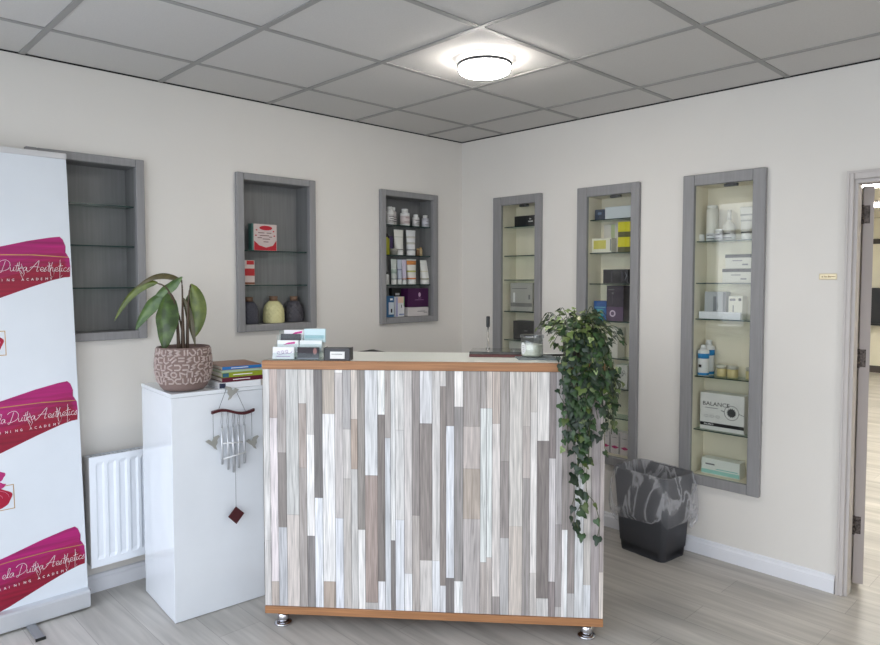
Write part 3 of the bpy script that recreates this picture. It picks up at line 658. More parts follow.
# ------------------------------------------------------------------ potted plant
PC = cab(.094, .112, .9986)
t = thing('potted_plant', 'broad-leaved houseplant in a brown pot with pale squiggle relief', 'plant', PC, 0)
prof = [(.074, 0), (.087, .004), (.099, .018), (.112, .048), (.120, .085), (.121, .115), (.118, .150), (.113, .188), (.111, .192), (.105, .192), (.104, .186), (.106, .17)]
b = B(); b.lathe(prof + [(.05, .165)], n=64); pot = b.build('pot', M('pot_clay', rgb(124, 104, 98), .75), t)
def pot_r(z):
    for (ra, za), (rb, zb) in zip(prof[:8], prof[1:8]):
        if za <= z <= zb: return ra + (rb - ra) * (z - za) / (zb - za)
    return .113
b = B()
def stroke(pts):
    """ribbon following the pot wall; pts are (arc length, height)"""
    P3 = []
    for i, (s, z) in enumerate(pts):
        a = s / .115
        P3.append((a, z))
    dense = []
    for (a0, z0), (a1, z1) in zip(P3, P3[1:]):
        for k in range(4): dense.append((a0 + (a1 - a0) * k / 4, z0 + (z1 - z0) * k / 4))
    dense.append(P3[-1])
    b.tube([((pot_r(z) - .0010) * math.cos(a), (pot_r(z) - .0010) * math.sin(a), z) for a, z in dense], .0040, 6)
rows = [.172, .141, .110, .079, .050]
C1 = [[(-.012, .012), (-.006, -.012), (0, .008), (.006, -.012), (.012, .012)],
      [(-.010, .012), (-.010, -.006), (0, -.013), (.010, -.006), (.010, .012)],
      [(.011 * math.cos(a), .011 * math.sin(a)) for a in [2 * PI * i / 10 for i in range(11)]],
      [(-.012, -.010), (.0, .012), (.012, -.010)], [(-.012, .009), (.012, .009)], [(-.012, -.003), (.012, -.003)],
      [(-.010, -.012), (-.010, .012), (.010, .012), (.010, -.012)],
      [(-.012, -.010), (.010, -.002), (-.010, .004), (.012, .012)]]
rs = random.Random(3)
for ri, z in enumerate(rows):
    n_ = 23
    for i in range(n_):
        s0 = (i + (.5 if ri % 2 else 0)) / n_ * 2 * PI * .115
        st = rs.choice([C1[0], C1[1], C1[2], C1[3], C1[6], C1[7], C1[1], 'eq'])
        ang = rs.choice([0, 0, PI / 2, PI, -PI / 2, .7])
        for sk in ([C1[4], C1[5]] if st == 'eq' else [st]):
            stroke([(s0 + 1.06 * (x * math.cos(ang) - y * math.sin(ang)), z + 1.06 * (x * math.sin(ang) + y * math.cos(ang))) for x, y in sk])
b.build('relief_pattern', M('pot_relief', rgb(176, 160, 154), .8), t)
b = B(); b.lathe([(.001, .158), (.104, .156)], n=40, cap0=True, cap1=False); b.build('soil', mSoil, t)
mLeafs = {}
def leaf_mat(name, c, c2):
    m, n, p = base(name); L = n.links
    tc = n.nodes.new('ShaderNodeTexCoord'); no = n.nodes.new('ShaderNodeTexNoise'); no.inputs['Scale'].default_value = 28; no.inputs['Detail'].default_value = 3
    L.new(tc.outputs['Object'], no.inputs['Vector'])
    rp = n.nodes.new('ShaderNodeValToRGB'); rp.color_ramp.elements[0].position = .38; rp.color_ramp.elements[0].color = c; rp.color_ramp.elements[1].position = .66; rp.color_ramp.elements[1].color = c2
    L.new(no.outputs['Fac'], rp.inputs[0]); L.new(rp.outputs[0], p.inputs['Base Color'])
    p.inputs['Roughness'].default_value = .38
    b_ = n.nodes.new('ShaderNodeBump'); b_.inputs['Strength'].default_value = .3; b_.inputs['Distance'].default_value = .003
    L.new(no.outputs['Fac'], b_.inputs['Height']); L.new(b_.outputs[0], p.inputs['Normal'])
    return m
lmG = leaf_mat('leaf_green', rgb(48, 66, 30), rgb(74, 98, 42)); lmY = leaf_mat('leaf_olive', rgb(70, 84, 26), rgb(98, 110, 36)); lmB = leaf_mat('leaf_brownish', rgb(72, 66, 36), rgb(90, 80, 46)); lmL = leaf_mat('leaf_light', rgb(66, 92, 50), rgb(92, 116, 64))
mStem = M('plant_stem', rgb(74, 58, 44), .6)
VIEW = Vector((-3.544, -3.429, 1.483))
def leafp(ctrl, w, m, fold=.18, face=None, wave=.0):
    """leaf along a curve of world points; faces roughly towards 'face'"""
    o = Vector(PC)
    P = [Vector(c_) - o for c_ in ctrl]
    def bz(f):
        if len(P) == 3:
            mid = P[1] * 2 - (P[0] + P[2]) / 2
            return P[0] * (1 - f) ** 2 + mid * 2 * f * (1 - f) + P[2] * f * f
    N = 14
    b = B(); rows_ = []
    for i in range(N + 1):
        f = i / N
        p = bz(f); tg = (bz(min(1, f + .02)) - bz(max(0, f - .02))).normalized()
        nf = (face if face is not None else Vector((-.75, -.66, .25))).normalized()
        side = tg.cross(nf).normalized(); nf = side.cross(tg).normalized()
        ww = w * (math.sin(PI * min(1, f ** .8 * .97 + .02)) ** .75) / 1
        row = []
        for j in range(-3, 4):
            q = j / 3
            row.append(tuple(p + side * (ww * q * .5) + nf * (-(abs(q) ** 1.5) * ww * fold + wave * ww * math.sin(f * 14 + q * 2) * abs(q) + .0006)))
        rows_.append(row)
    back = [[tuple(Vector(v) - nf * .0012) for v in r] for r in rows_]
    b.loft(rows_, closed=False); b.loft(back, closed=False)
    return b.build('leaf', m, t)
leafp([(-2.300, -.395, 1.425), (-2.330, -.436, 1.305), (-2.340, -.446, 1.176)], .104, lmG, .2, wave=.04)
leafp([(-2.222, -.463, 1.466), (-2.196, -.485, 1.350), (-2.212, -.473, 1.228)], .066, lmY, .12, Vector((-.5, -.8, .1)), .03)
leafp([(-2.335, -.355, 1.418), (-2.292, -.395, 1.456), (-2.246, -.430, 1.499)], .060, lmL, .2, Vector((-.6, -.6, .6)), .03)
leafp([(-2.240, -.415, 1.480), (-2.316, -.345, 1.512), (-2.398, -.280, 1.446)], .046, lmB, .35, Vector((-.4, -.4, 1)))
leafp([(-2.325, -.350, 1.472), (-2.405, -.275, 1.436), (-2.470, -.220, 1.300)], .046, lmY, .3, Vector((-.9, -.4, .4)))
leafp([(-2.310, -.370, 1.420), (-2.360, -.330, 1.362), (-2.404, -.292, 1.262)], .066, lmL, .22, Vector((-.7, -.6, .4)), .03)
leafp([(-2.249, -.435, 1.405), (-2.236, -.455, 1.305), (-2.214, -.478, 1.188)], .040, lmB, .4, Vector((-.9, -.3, 0)))
leafp([(-2.215, -.430, 1.420), (-2.200, -.43, 1.32), (-2.195, -.42, 1.215)], .060, lmG, .3, Vector((-.3, -.9, .1)))
o_ = Vector(PC)
def stemp(*pts):
    P = [Vector(p) - o_ for p in pts]
    b = B(); b.tube([P[0] * (1 - f) ** 2 + P[1] * 2 * f * (1 - f) + P[2] * f * f for f in [i / 10 for i in range(11)]], .005, 8, .003); b.build('stem', mStem, t)
c0 = (PC[0] + .0, PC[1], 1.155)
stemp((PC[0] + .005, PC[1] + .0, 1.15), (PC[0] + .01, PC[1] + .02, 1.35), (-2.248, -.43, 1.455))
stemp((PC[0] - .012, PC[1] + .01, 1.15), (PC[0] - .01, PC[1] + .03, 1.45), (-2.300, -.395, 1.425))
stemp((PC[0] + .02, PC[1] - .005, 1.15), (PC[0] + .02, PC[1] + .0, 1.42), (-2.222, -.463, 1.464))
stemp((PC[0] - .0, PC[1] + .02, 1.15), (PC[0] + .02, PC[1] + .03, 1.50), (-2.246, -.415, 1.48))
stemp((PC[0] - .02, PC[1] + .015, 1.15), (PC[0] - .0, PC[1] + .03, 1.46), (-2.325, -.352, 1.468))
stemp((PC[0] - .005, PC[1] - .01, 1.15), (PC[0] - .005, PC[1] - .01, 1.3), (-2.249, -.437, 1.40))
stemp((PC[0] + .01, PC[1] + .01, 1.15), (PC[0] + .0, PC[1] + .02, 1.42), (-2.312, -.368, 1.42))
stemp((PC[0] + .025, PC[1] + .02, 1.15), (PC[0] + .03, PC[1] + .03, 1.35), (-2.215, -.43, 1.42))

# ------------------------------------------------------------------ books
def book(label, x, y, z, w, dp, h, cover, yaw, pages=(214, 208, 196), spine=None, title=None):
    t = thing('book', label, 'book', cab(x, y, z), CR + R(yaw), 'books stacked on the white cabinet')
    cm = plain('book_cover', *cover, .35)
    b = B(); b.box(0, w, 0, dp, 0, .0022); b.box(0, w, 0, dp, h - .0022, h); b.box(0, w, 0, .0025, .0022, h - .0022)
    b.build('cover', cm, t)
    b = B(); b.box(.004, w - .003, .0027, dp - .004, .0024, h - .0024); b.build('pages', plain('book_pages', *pages, .8), t)
    if spine:
        b = B(); b.box(spine[0], spine[1], -.0006, -.0001, .002, h - .002); b.build('spine_panel', plain('spine_ink', *spine[2], .4), t)
    if title:
        for x0, x1 in title: panel(t, 'spine_print', x0, x1, h * .42, h * .58, 0, mTextW, .0009)
z = .9988
book('white and navy book at the bottom of the stack beside the plant pot', .213, .006, z, .192, .20, .026, (226, 228, 232), -3, (222, 222, 222), (0, .028, (34, 40, 66))); z += .0266
book('maroon book second from the bottom of the stack', .230, .016, z, .196, .22, .019, (92, 22, 42), -2, title=((.05, .13),)); z += .0196
book('lime green book in the middle of the stack', .232, .020, z, .188, .22, .022, (138, 150, 34), -3, spine=(.002, .030, (40, 90, 110)), title=((.05, .14),)); z += .0226
book('thin pale green book under the topmost one', .233, .022, z, .180, .22, .010, (166, 186, 160), -3); z += .0106
book('blue spined book with a brown cover, topmost of the stack', .233, .020, z, .184, .22, .018, (150, 106, 84), -3, spine=(0, .184, (28, 104, 168)), title=((.04, .12),))
topz = z + .018

# ------------------------------------------------------------------ wind chime on the cabinet front
t = thing('wind_chime', 'metal tube wind chime with bird charms hanging on the white cabinet front', 'wind chime', cab(.008, 0, 0), CR)
mTubeM = M('satin_tube', rgb(206, 208, 212), .35, .6)
mBar = M('dark_red_wood', rgb(72, 22, 28), .35); mStr = M('grey_cord', rgb(92, 92, 96), .7); mBird = M('pewter', rgb(168, 168, 162), .4, .5)
Y = -.022
b = B()
bar = [(.157 + .197 * f, .899 - .006 * f + .011 * math.sin(2 * PI * f * .95 + .3)) for f in [i / 24 for i in range(25)]]
b.loft([[(x, Y - .008, zz - .006), (x, Y + .008, zz - .006), (x, Y + .008, zz + .006), (x, Y - .008, zz + .006)] for x, zz in bar])
for f in b.bm.faces: f.smooth = False
b.build('bar', mBar, t)
def bar_z(x):
    f = min(max((x - .157) / .197, 0), 1); return .899 - .006 * f + .011 * math.sin(2 * PI * f * .95 + .3)
b = B()
b.tube([(.229, -.004, .9978), (.229, -.012, 1.0), (.189, Y, bar_z(.189) + .006)], .0011, 6); b.tube([(.268, -.004, .9978), (.268, -.012, 1.0), (.313, Y, bar_z(.313) + .006)], .0011, 6)
b.build('hanging_cord', mStr, t)
b = B()
for x, z1 in ((.163, .790), (.342, .772)): b.tube([(x, Y, bar_z(x) - .006), (x, Y, z1)], .0010, 6)
tubes = [(.202, .667), (.229, .639), (.253, .622), (.279, .638), (.305, .654)]
for x, z1 in tubes: b.tube([(x, Y, bar_z(x) - .006), (x - .004, Y, .855), (x - .002, Y, .829)], .0009, 5); b.tube([(x + .006, Y, bar_z(x) - .006), (x + .004, Y, .85), (x + .002, Y, .829)], .0009, 5)
b.tube([(.257, Y - .012, .885), (.257, Y - .012, .463)], .0009, 5)
b.build('cord', mStr, t)
for x, z1 in tubes:
    b = B(); b.cyl(.0054, z1, .83, x, Y, n=14); b.build('chime_tube', mTubeM, t)
for p0, p1 in (((.207, .762), (.294, .755)), ((.207, .693), (.308, .707))):
    b = B(); b.tube([(p0[0], Y - .011, p0[1]), (p1[0], Y - .011, p1[1])], .0032, 8)
    b.lathe([(.001, p0[1] - .004), (.005, p0[1]), (.001, p0[1] + .004)], p0[0], Y - .011, 10); b.build('rod', mWhitePl, t)
def bird(cx, cz, s, flip=1):
    b = B()
    poly = [(-1, .35), (-.55, .55), (-.15, .25), (.1, .75), (.75, .95), (.95, .8), (.55, .35), (.6, -.05), (.35, -.45), (.55, -1), (.15, -.75), (-.1, -.4), (-.5, -.1)]
    b.prism([(cx + flip * s * x, cz + s * zz) for x, zz in poly], Y - .003, Y + .003); b.build('bird_charm', mBird, t)
bird(.250, .982, .033, -1); bird(.161, .768, .033, 1); bird(.345, .742, .032, 1)
b = B(); b.prism([(.257, .468), (.295, .430), (.257, .388), (.220, .428)], Y - .014, Y - .009); b.build('sail', mBar, t)

# ------------------------------------------------------------------ roll-up banner
t = thing('rollup_banner', 'tall white roll-up banner with crimson brush strokes and script lettering', 'banner', (-2.580, 0, 0))
def bx(dx, z): return dx - .0165 * (z - .09)          # printed sheet hangs a touch askew
def by(z, off=0): return -.130 + .05 * (z - .1) / 1.95 - off
BW = .85
mSheet = M('banner_sheet', rgb(220, 225, 231), .45)
b = B()
zz = [.075 + (2.030 - .075) * i / 10 for i in range(11)]
b.loft([[(bx(-BW, z), by(z), z), (bx(0, z), by(z), z), (bx(0, z), by(z) + .0012, z), (bx(-BW, z), by(z) + .0012, z)] for z in zz])
for f in b.bm.faces: f.smooth = False
b.build('sheet', mSheet, t)
b = B(); b.box(bx(-BW, 2.03) - .002, bx(0, 2.03) + .002, by(2.03) - .006, by(2.03) + .012, 2.018, 2.044, .003); b.build('top_rail', M('rail_silver', rgb(214, 214, 216), .3, .5), t)
b = B()
prof = [(-.168, .010), (-.170, .016), (-.170, .078), (-.164, .086), (-.120, .090), (-.080, .080), (-.066, .05), (-.070, .010)]
b.loft([[(x, y, z) for y, z in prof] for x in (-.865, -.003)])
for f in b.bm.faces: f.smooth = False
b.build('base_cassette', mBrushed, t)
b = B(); b.loft([[(x, -.125 + (y + .125) * .9, .05 + (z - .05) * .94) for y, z in prof] for x in (-.003, .0)])
b.build('end_cap', M('cap_silver', rgb(190, 190, 194), .4, .3), t)
b = B(); b.tube([(.0003, -.150, .078), (.003, -.150, .078)], .006, 12); b.build('screw', mBlack, t)
b = B(); b.box(-.258, -.222, -.318, -.100, .004, .0115, .002); f_ = b.build('foot', M('foot_grey', rgb(150, 152, 156), .4, .5), t)
b = B(); b.box(-.259, -.221, -.322, -.3185, .0005, .013); b.build('foot_tip', mBlack, f_)
b = B(); b.box(-.258 - .40, -.222 - .40, -.318, -.100, .004, .0115, .002); f_ = b.build('foot', M('foot_grey', rgb(150, 152, 156), .4, .5), t)
b = B(); b.box(-.259 - .40, -.221 - .40, -.322, -.3185, .0005, .013); b.build('foot_tip', mBlack, f_)
b = B(); b.box(-.259, -.221, -.0995, -.068, .0005, .0115); b.box(-.659, -.621, -.0995, -.068, .0005, .0115); b.build('foot_block', mBlack, t)
def strokem():
    m, n, p = base('crimson_brush'); L = n.links
    tc = n.nodes.new('ShaderNodeTexCoord'); mp = n.nodes.new('ShaderNodeMapping'); mp.inputs['Rotation'].default_value = (0, R(13), 0); mp.inputs['Scale'].default_value = (2.5, 1, 70)
    L.new(tc.outputs['Object'], mp.inputs['Vector'])
    no = n.nodes.new('ShaderNodeTexNoise'); no.inputs['Scale'].default_value = 1; no.inputs['Detail'].default_value = 4; L.new(mp.outputs[0], no.inputs['Vector'])
    at = n.nodes.new('ShaderNodeAttribute'); at.attribute_name = 'Col'
    mr = n.nodes.new('ShaderNodeMapRange'); mr.inputs['From Min'].default_value = .3; mr.inputs['From Max'].default_value = .7; mr.inputs['To Min'].default_value = .72; mr.inputs['To Max'].default_value = 1.25
    L.new(no.outputs['Fac'], mr.inputs['Value'])
    v = n.nodes.new('ShaderNodeVectorMath'); v.operation = 'SCALE'; L.new(at.outputs['Color'], v.inputs[0]); L.new(mr.outputs[0], v.inputs['Scale']); L.new(v.outputs[0], p.inputs['Base Color'])
    p.inputs['Roughness'].default_value = .45
    return m
mStroke = strokem()
def lerp(a, c_, f): return a + (c_ - a) * f
def swoosh(z0):
    b = B()
    up = [(-.80, -.03), (-.55, .035), (-.31, .090), (-.17, .128), (-.08, .147), (-.042, .152), (-.030, .140), (-.020, .110), (-.026, .090), (-.016, .074), (-.007, .056), (-.005, .02), (-.008, -.024)]
    lo = [(-.80, -.24), (-.55, -.195), (-.31, -.126), (-.17, -.072), (-.08, -.040), (-.042, -.030), (-.034, -.028), (-.028, -.027), (-.024, -.027), (-.018, -.0265), (-.014, -.026), (-.011, -.0255), (-.0082, -.025)]
    magenta, crimson = rgb(166, 18, 104), rgb(140, 4, 44)
    K = 8
    grid = [[(lerp(u_[0], l_[0], k / K), lerp(u_[1], l_[1], k / K)) for k in range(K + 1)] for u_, l_ in zip(up, lo)]
    for i in range(len(grid) - 1):
        for k in range(K):
            f = (k + .5) / K
            c_ = [lerp(a, d_, min(1, max(0, (f - .25) / .45))) for a, d_ in zip(magenta, crimson)]
            b.cur = tuple(c_)
            q = [grid[i][k], grid[i + 1][k], grid[i + 1][k + 1], grid[i][k + 1]]
            b.face([(bx(dx, z0 + dz), by(z0 + dz, .0008), z0 + dz) for dx, dz in q])
    b.build('brush_stroke', mStroke, t)
    b = B()
    L_ = [(-.80, .030), (-.5, .052), (-.3, .066), (-.15, .069), (-.011, .062)]
    for (xa, za), (xb, zb) in zip(L_, L_[1:]):
        b.face([(bx(xa, z0 + za - .002), by(z0 + za, .0014), z0 + za - .002), (bx(xb, z0 + zb - .0015), by(z0 + zb, .0014), z0 + zb - .0015), (bx(xb, z0 + zb + .0015), by(z0 + zb, .0014), z0 + zb + .0015), (bx(xa, z0 + za + .002), by(z0 + za, .0014), z0 + za + .002)])
    b.build('gold_line', mGold, t)
    # script lettering, drawn stroke by stroke
    G = {'e': ([[(0, .25), (.45, .35), (.5, .65), (.25, .8), (.05, .5), (.15, .1), (.45, .0), (.8, .2)]], .62),
         'l': ([[(0, .1), (.35, .9), (.45, 1.7), (.25, 1.8), (.15, 1.2), (.2, .2), (.5, .05)]], .5),
         'a': ([[(.6, .7), (.3, .8), (.05, .45), (.15, .05), (.4, .15), (.6, .7), (.6, .15), (.85, .1)]], .75),
         'D': ([[(.5, 1.9), (.35, .9), (.2, .0), (.0, -.3), (-.15, .0), (.5, .05), (1.2, .5), (1.3, 1.4), (.7, 2.1), (-.1, 2.0), (-.45, 1.6)]], 1.45),
         'u': ([[(0, .75), (.05, .2), (.25, .0), (.5, .3), (.55, .8), (.55, .1), (.8, .1)]], .75),
         't': ([[(.3, 1.6), (.2, .6), (.2, .1), (.4, 0), (.6, .2)], [(-.1, 1.0), (.65, 1.15)]], .5),
         'k': ([[(.05, 1.8), (.05, .9), (.0, 0)], [(.05, .4), (.45, .85), (.5, .6), (.1, .4), (.4, .1), (.8, -.5)]], .75),
         'A': ([[(-.6, -.2), (-.2, .1), (.5, 1.2), (1.1, 2.1), (1.05, 1.0), (1.0, .0), (1.3, .1)], [(-.2, .7), (.4, .9), (1.35, .8)]], 1.5),
         's': ([[(0, .1), (.35, .85), (.3, .5), (.45, .15), (.2, -.05), (.0, .1)]], .55),
         'h': ([[(.2, 1.8), (.1, .9), (.0, 0), (.15, .6), (.4, .8), (.45, .3), (.5, .0), (.8, .2)]], .75),
         'i': ([[(.1, .75), (.05, .2), (.2, .0), (.45, .2)], [(.15, 1.1), (.2, 1.18)]], .4),
         'c': ([[(.5, .65), (.3, .8), (.05, .5), (.1, .1), (.35, .0), (.65, .2)]], .6),
         ' ': ([], .55)}
    b = B()
    word = 'ela Dutka Aesthetics'
    tot = sum(G[c_][1] for c_ in word)
    S = .322 / tot; x = -.330
    flour = [[(-.205, .004), (-.195, -.030), (-.186, -.012), (-.196, .030)], [(-.090, .040), (-.085, -.02), (-.078, -.028), (-.07, .0)], [(-.045, .05), (-.05, -.03), (-.04, -.018)]]
    for c_ in word:
        for st in G[c_][0]:
            pts = [(x + (px + .18 * pz) * S, z0 + pz * .022 - .002 + .004 * (x + .36)) for px, pz in st]
            sm = []
            for i in range(len(pts) - 1):
                p0 = pts[max(i - 1, 0)]; p1 = pts[i]; p2 = pts[i + 1]; p3 = pts[min(i + 2, len(pts) - 1)]
                for k in range(4):
                    f = k / 4
                    sm.append(tuple(.5 * (2 * p1[d] + (p2[d] - p0[d]) * f + (2 * p0[d] - 5 * p1[d] + 4 * p2[d] - p3[d]) * f * f + (3 * p1[d] - p0[d] - 3 * p2[d] + p3[d]) * f ** 3) for d in (0, 1)))
            sm.append(pts[-1])
            b.tube([(bx(px, pz), by(pz, .0016), pz) for px, pz in sm], .0008, 4)
        x += G[c_][1] * S
    for st in flour: b.tube([(bx(px, z0 + pz), by(z0 + pz, .0016), z0 + pz) for px, pz in st], .0007, 4)
    b.build('script_lettering', mTextW, t)
    S2 = 'TRAINING ACADEMY'
    x = -.362
    for i, c_ in enumerate(S2):
        if c_ != ' ': text_obj(c_, .0150, mTextW, t, (bx(x, z0 - .047), by(z0 - .047, .0016), z0 - .0480 + .036 * (x + .362)), 'LEFT', depth=.0002, sx=.9)
        x += .0182
for z0 in (1.523, .882, .225): swoosh(z0)
mRose, mRose2, mRoseL = plain('rose_crimson', 164, 12, 50, .5), plain('rose_magenta', 176, 40, 110, .5), plain('rose_pale', 222, 130, 160, .5)
def rose(zc):
    def P(poly, off): return [(bx(x, zc + z), by(zc + z, off), zc + z) for x, z in poly]
    b = B()
    x0, x1, h = -.575, -.268, .052
    for q in ([(x0, -h), (x1, -h), (x1, -h + .003), (x0, -h + .003)], [(x0, h - .003), (x1, h - .003), (x1, h), (x0, h)], [(x0, -h), (x0 + .003, -h), (x0 + .003, h), (x0, h)], [(x1 - .003, -h), (x1, -h), (x1, h), (x1 - .003, h)]): b.face(P(q, .0008))
    b.build('gold_frame', mGold, t)
    b = B(); b.face(P(blob(-.345, .0, .068, .047, 40, .07), .0012)); b.build('rose_print', mRose, t)
    b = B(); b.face(P(blob(-.352, .094, .054, .030, 30, .08), .0012)); b.build('rose_print', mRose2, t)
    b = B(); b.face(P(blob(-.318, .054, .020, .012, 20, .2), .0016)); b.build('rose_print', mRose2, t)
    b = B()
    for r_ in (.028, .048): b.tube([(bx(-.345 + r_ * math.cos(a) * 1.2, zc), by(zc + r_ * math.sin(a), .0018), zc + r_ * .75 * math.sin(a)) for a in [i * .35 for i in range(14)]], .0009, 4)
    b.build('petal_lines', mRoseL, t)
for zc in (1.2185, .566): rose(zc)

# ------------------------------------------------------------------ reception counter
DO = Vector((-2.095, -.858, 0)); DA = math.atan2(-.754, .656); dX = Vector((.656, -.754, 0)); dY = Vector((.754, .656, 0))
def desk(s, tt, z=0): return tuple(DO + dX * s + dY * tt + Vector((0, 0, z)))
DW, DD, DZT = 1.425, .39, 1.145
t = thing('reception_counter', 'reception counter faced with whitewashed vertical planks and oak edging on chrome feet', 'counter', tuple(DO), DA)
def plank_mat():
    m, n, p = base('whitewashed_planks'); L = n.links
    at = n.nodes.new('ShaderNodeAttribute'); at.attribute_name = 'Col'
    tc = n.nodes.new('ShaderNodeTexCoord')
    def noise(sc, det, dist=0):
        mp = n.nodes.new('ShaderNodeMapping'); mp.inputs['Scale'].default_value = sc; L.new(tc.outputs['Object'], mp.inputs['Vector'])
        t_ = n.nodes.new('ShaderNodeTexNoise'); t_.inputs['Scale'].default_value = 1; t_.inputs['Detail'].default_value = det; t_.inputs['Distortion'].default_value = dist
        L.new(mp.outputs[0], t_.inputs['Vector']); return t_.outputs['Fac']
    a = noise((330, 1, 7), 6, .5); c_ = noise((90, 1, 5), 5, .6)
    mr = n.nodes.new('ShaderNodeMapRange'); mr.inputs['From Min'].default_value = .3; mr.inputs['From Max'].default_value = .7; mr.inputs['To Min'].default_value = .74; mr.inputs['To Max'].default_value = 1.12
    L.new(a, mr.inputs['Value'])
    m2 = n.nodes.new('ShaderNodeMapRange'); m2.inputs['From Min'].default_value = .3; m2.inputs['From Max'].default_value = .62; m2.inputs['To Min'].default_value = .72; m2.inputs['To Max'].default_value = 1.06
    L.new(c_, m2.inputs['Value'])
    mm = n.nodes.new('ShaderNodeMath'); mm.operation = 'MULTIPLY'; L.new(mr.outputs[0], mm.inputs[0]); L.new(m2.outputs[0], mm.inputs[1])
    v = n.nodes.new('ShaderNodeVectorMath'); v.operation = 'SCALE'; L.new(at.outputs['Color'], v.inputs[0]); L.new(mm.outputs[0], v.inputs['Scale'])
    cr = noise((150, 1, 4), 6, .9)                     # dark cracks and scuffs in the paint
    m3 = n.nodes.new('ShaderNodeMapRange'); m3.inputs['From Min'].default_value = .60; m3.inputs['From Max'].default_value = .70; m3.inputs['To Min'].default_value = 1.0; m3.inputs['To Max'].default_value = .62
    L.new(cr, m3.inputs['Value'])
    v2 = n.nodes.new('ShaderNodeVectorMath'); v2.operation = 'SCALE'; L.new(v.outputs[0], v2.inputs[0]); L.new(m3.outputs[0], v2.inputs['Scale'])
    L.new(v2.outputs[0], p.inputs['Base Color']); p.inputs['Roughness'].default_value = .6
    return m
PLANKS = [  # left, right edge, then (end height px of a 369..615 scale, colour) from the top down
 (0, .028, [(545, (206, 204, 204)), (615, (204, 200, 200))]),
 (.028, .062, [(420, (190, 172, 164)), (587, (220, 210, 214)), (615, (186, 172, 162))]),
 (.062, .099, [(455, (172, 164, 162)), (531, (140, 132, 130)), (615, (184, 186, 196))]),
 (.099, .153, [(518, (196, 196, 196)), (615, (206, 196, 190))]),
 (.153, .187, [(405, (208, 206, 204)), (470, (176, 162, 154)), (615, (168, 160, 157))]),
 (.187, .220, [(436, (206, 202, 200)), (539, (234, 230, 230)), (615, (138, 134, 136))]),
 (.220, .255, [(500, (122, 118, 120)), (615, (220, 224, 236))]),
 (.255, .308, [(415, (184, 172, 158)), (585, (228, 227, 229)), (615, (184, 166, 150))]),
 (.308, .343, [(374, (226, 222, 222)), (520, (194, 188, 188)), (615, (214, 218, 232))]),
 (.343, .377, [(430, (176, 173, 176)), (480, (206, 201, 199)), (615, (192, 186, 182))]),
 (.377, .405, [(420, (206, 196, 186)), (470, (182, 162, 145)), (615, (196, 194, 194))]),
 (.405, .436, [(531, (148, 142, 138)), (615, (228, 226, 226))]),
 (.436, .490, [(476, (208, 210, 217)), (605, (166, 148, 140)), (615, (190, 186, 186))]),
 (.490, .521, [(415, (236, 234, 232)), (583, (130, 122, 119)), (615, (228, 228, 236))]),
 (.521, .545, [(438, (176, 168, 164)), (615, (200, 204, 214))]),
 (.545, .564, [(541, (218, 219, 221)), (615, (134, 128, 128))]),
 (.564, .602, [(430, (216, 214, 213)), (520, (206, 205, 206)), (615, (214, 218, 230))]),
 (.602, .635, [(574, (206, 200, 199)), (615, (232, 232, 240))]),
 (.635, .667, [(515, (152, 144, 143)), (615, (184, 175, 170))]),
 (.667, .719, [(423, (212, 213, 220)), (560, (146, 137, 134)), (615, (208, 203, 201))]),
 (.719, .752, [(560, (208, 205, 205)), (615, (216, 219, 228))]),
 (.752, .777, [(386, (204, 200, 199)), (585, (148, 138, 134)), (615, (218, 220, 229))]),
 (.777, .811, [(425, (146, 138, 136)), (577, (217, 221, 233)), (615, (128, 123, 125))]),
 (.811, .848, [(406, (229, 225, 223)), (580, (152, 148, 149)), (615, (234, 234, 237))]),
 (.848, .919, [(425, (168, 160, 157)), (467, (194, 183, 178)), (517, (182, 168, 154)), (615, (184, 177, 177))]),
 (.919, .945, [(407, (168, 161, 158)), (560, (212, 217, 218)), (615, (182, 172, 167))]),
 (.945, .968, [(407, (214, 203, 194)), (555, (212, 217, 218)), (615, (200, 190, 185))]),
 (.968, 1.001, [(422, (190, 176, 166)), (594, (217, 210, 207)), (615, (160, 152, 151))]),
 (1.001, 1.038, [(459, (167, 160, 157)), (535, (152, 144, 143)), (615, (184, 182, 185))]),
 (1.038, 1.093, [(523, (206, 201, 196)), (615, (204, 193, 183))]),
 (1.093, 1.124, [(424, (196, 188, 182)), (475, (186, 176, 172)), (615, (160, 154, 154))]),
 (1.124, 1.152, [(410, (206, 200, 195)), (569, (223, 219, 217)), (615, (204, 198, 195))]),
 (1.152, 1.201, [(438, (219, 215, 213)), (594, (132, 124, 123)), (615, (206, 204, 204))]),
 (1.201, 1.228, [(455, (142, 132, 133)), (577, (206, 201, 205)), (615, (146, 136, 138))]),
 (1.228, 1.254, [(520, (178, 173, 176)), (602, (160, 154, 156)), (615, (190, 186, 188))]),
 (1.254, 1.278, [(525, (152, 144, 142)), (615, (236, 234, 236))]),
 (1.278, 1.307, [(588, (150, 141, 140)), (615, (190, 188, 192))]),
 (1.307, 1.343, [(470, (200, 196, 194)), (615, (212, 215, 222))]),
 (1.343, 1.373, [(579, (192, 187, 183)), (615, (214, 218, 228))]),
 (1.373, 1.407, [(615, (166, 157, 160))]),
 (1.407, 1.425, [(566, (172, 162, 160)), (615, (216, 206, 196))])]
b = B()
b.cur = rgb(96, 90, 88)
b.box(0.001, DW - .001, .004, .018, .090, 1.110)
rp = random.Random(5)
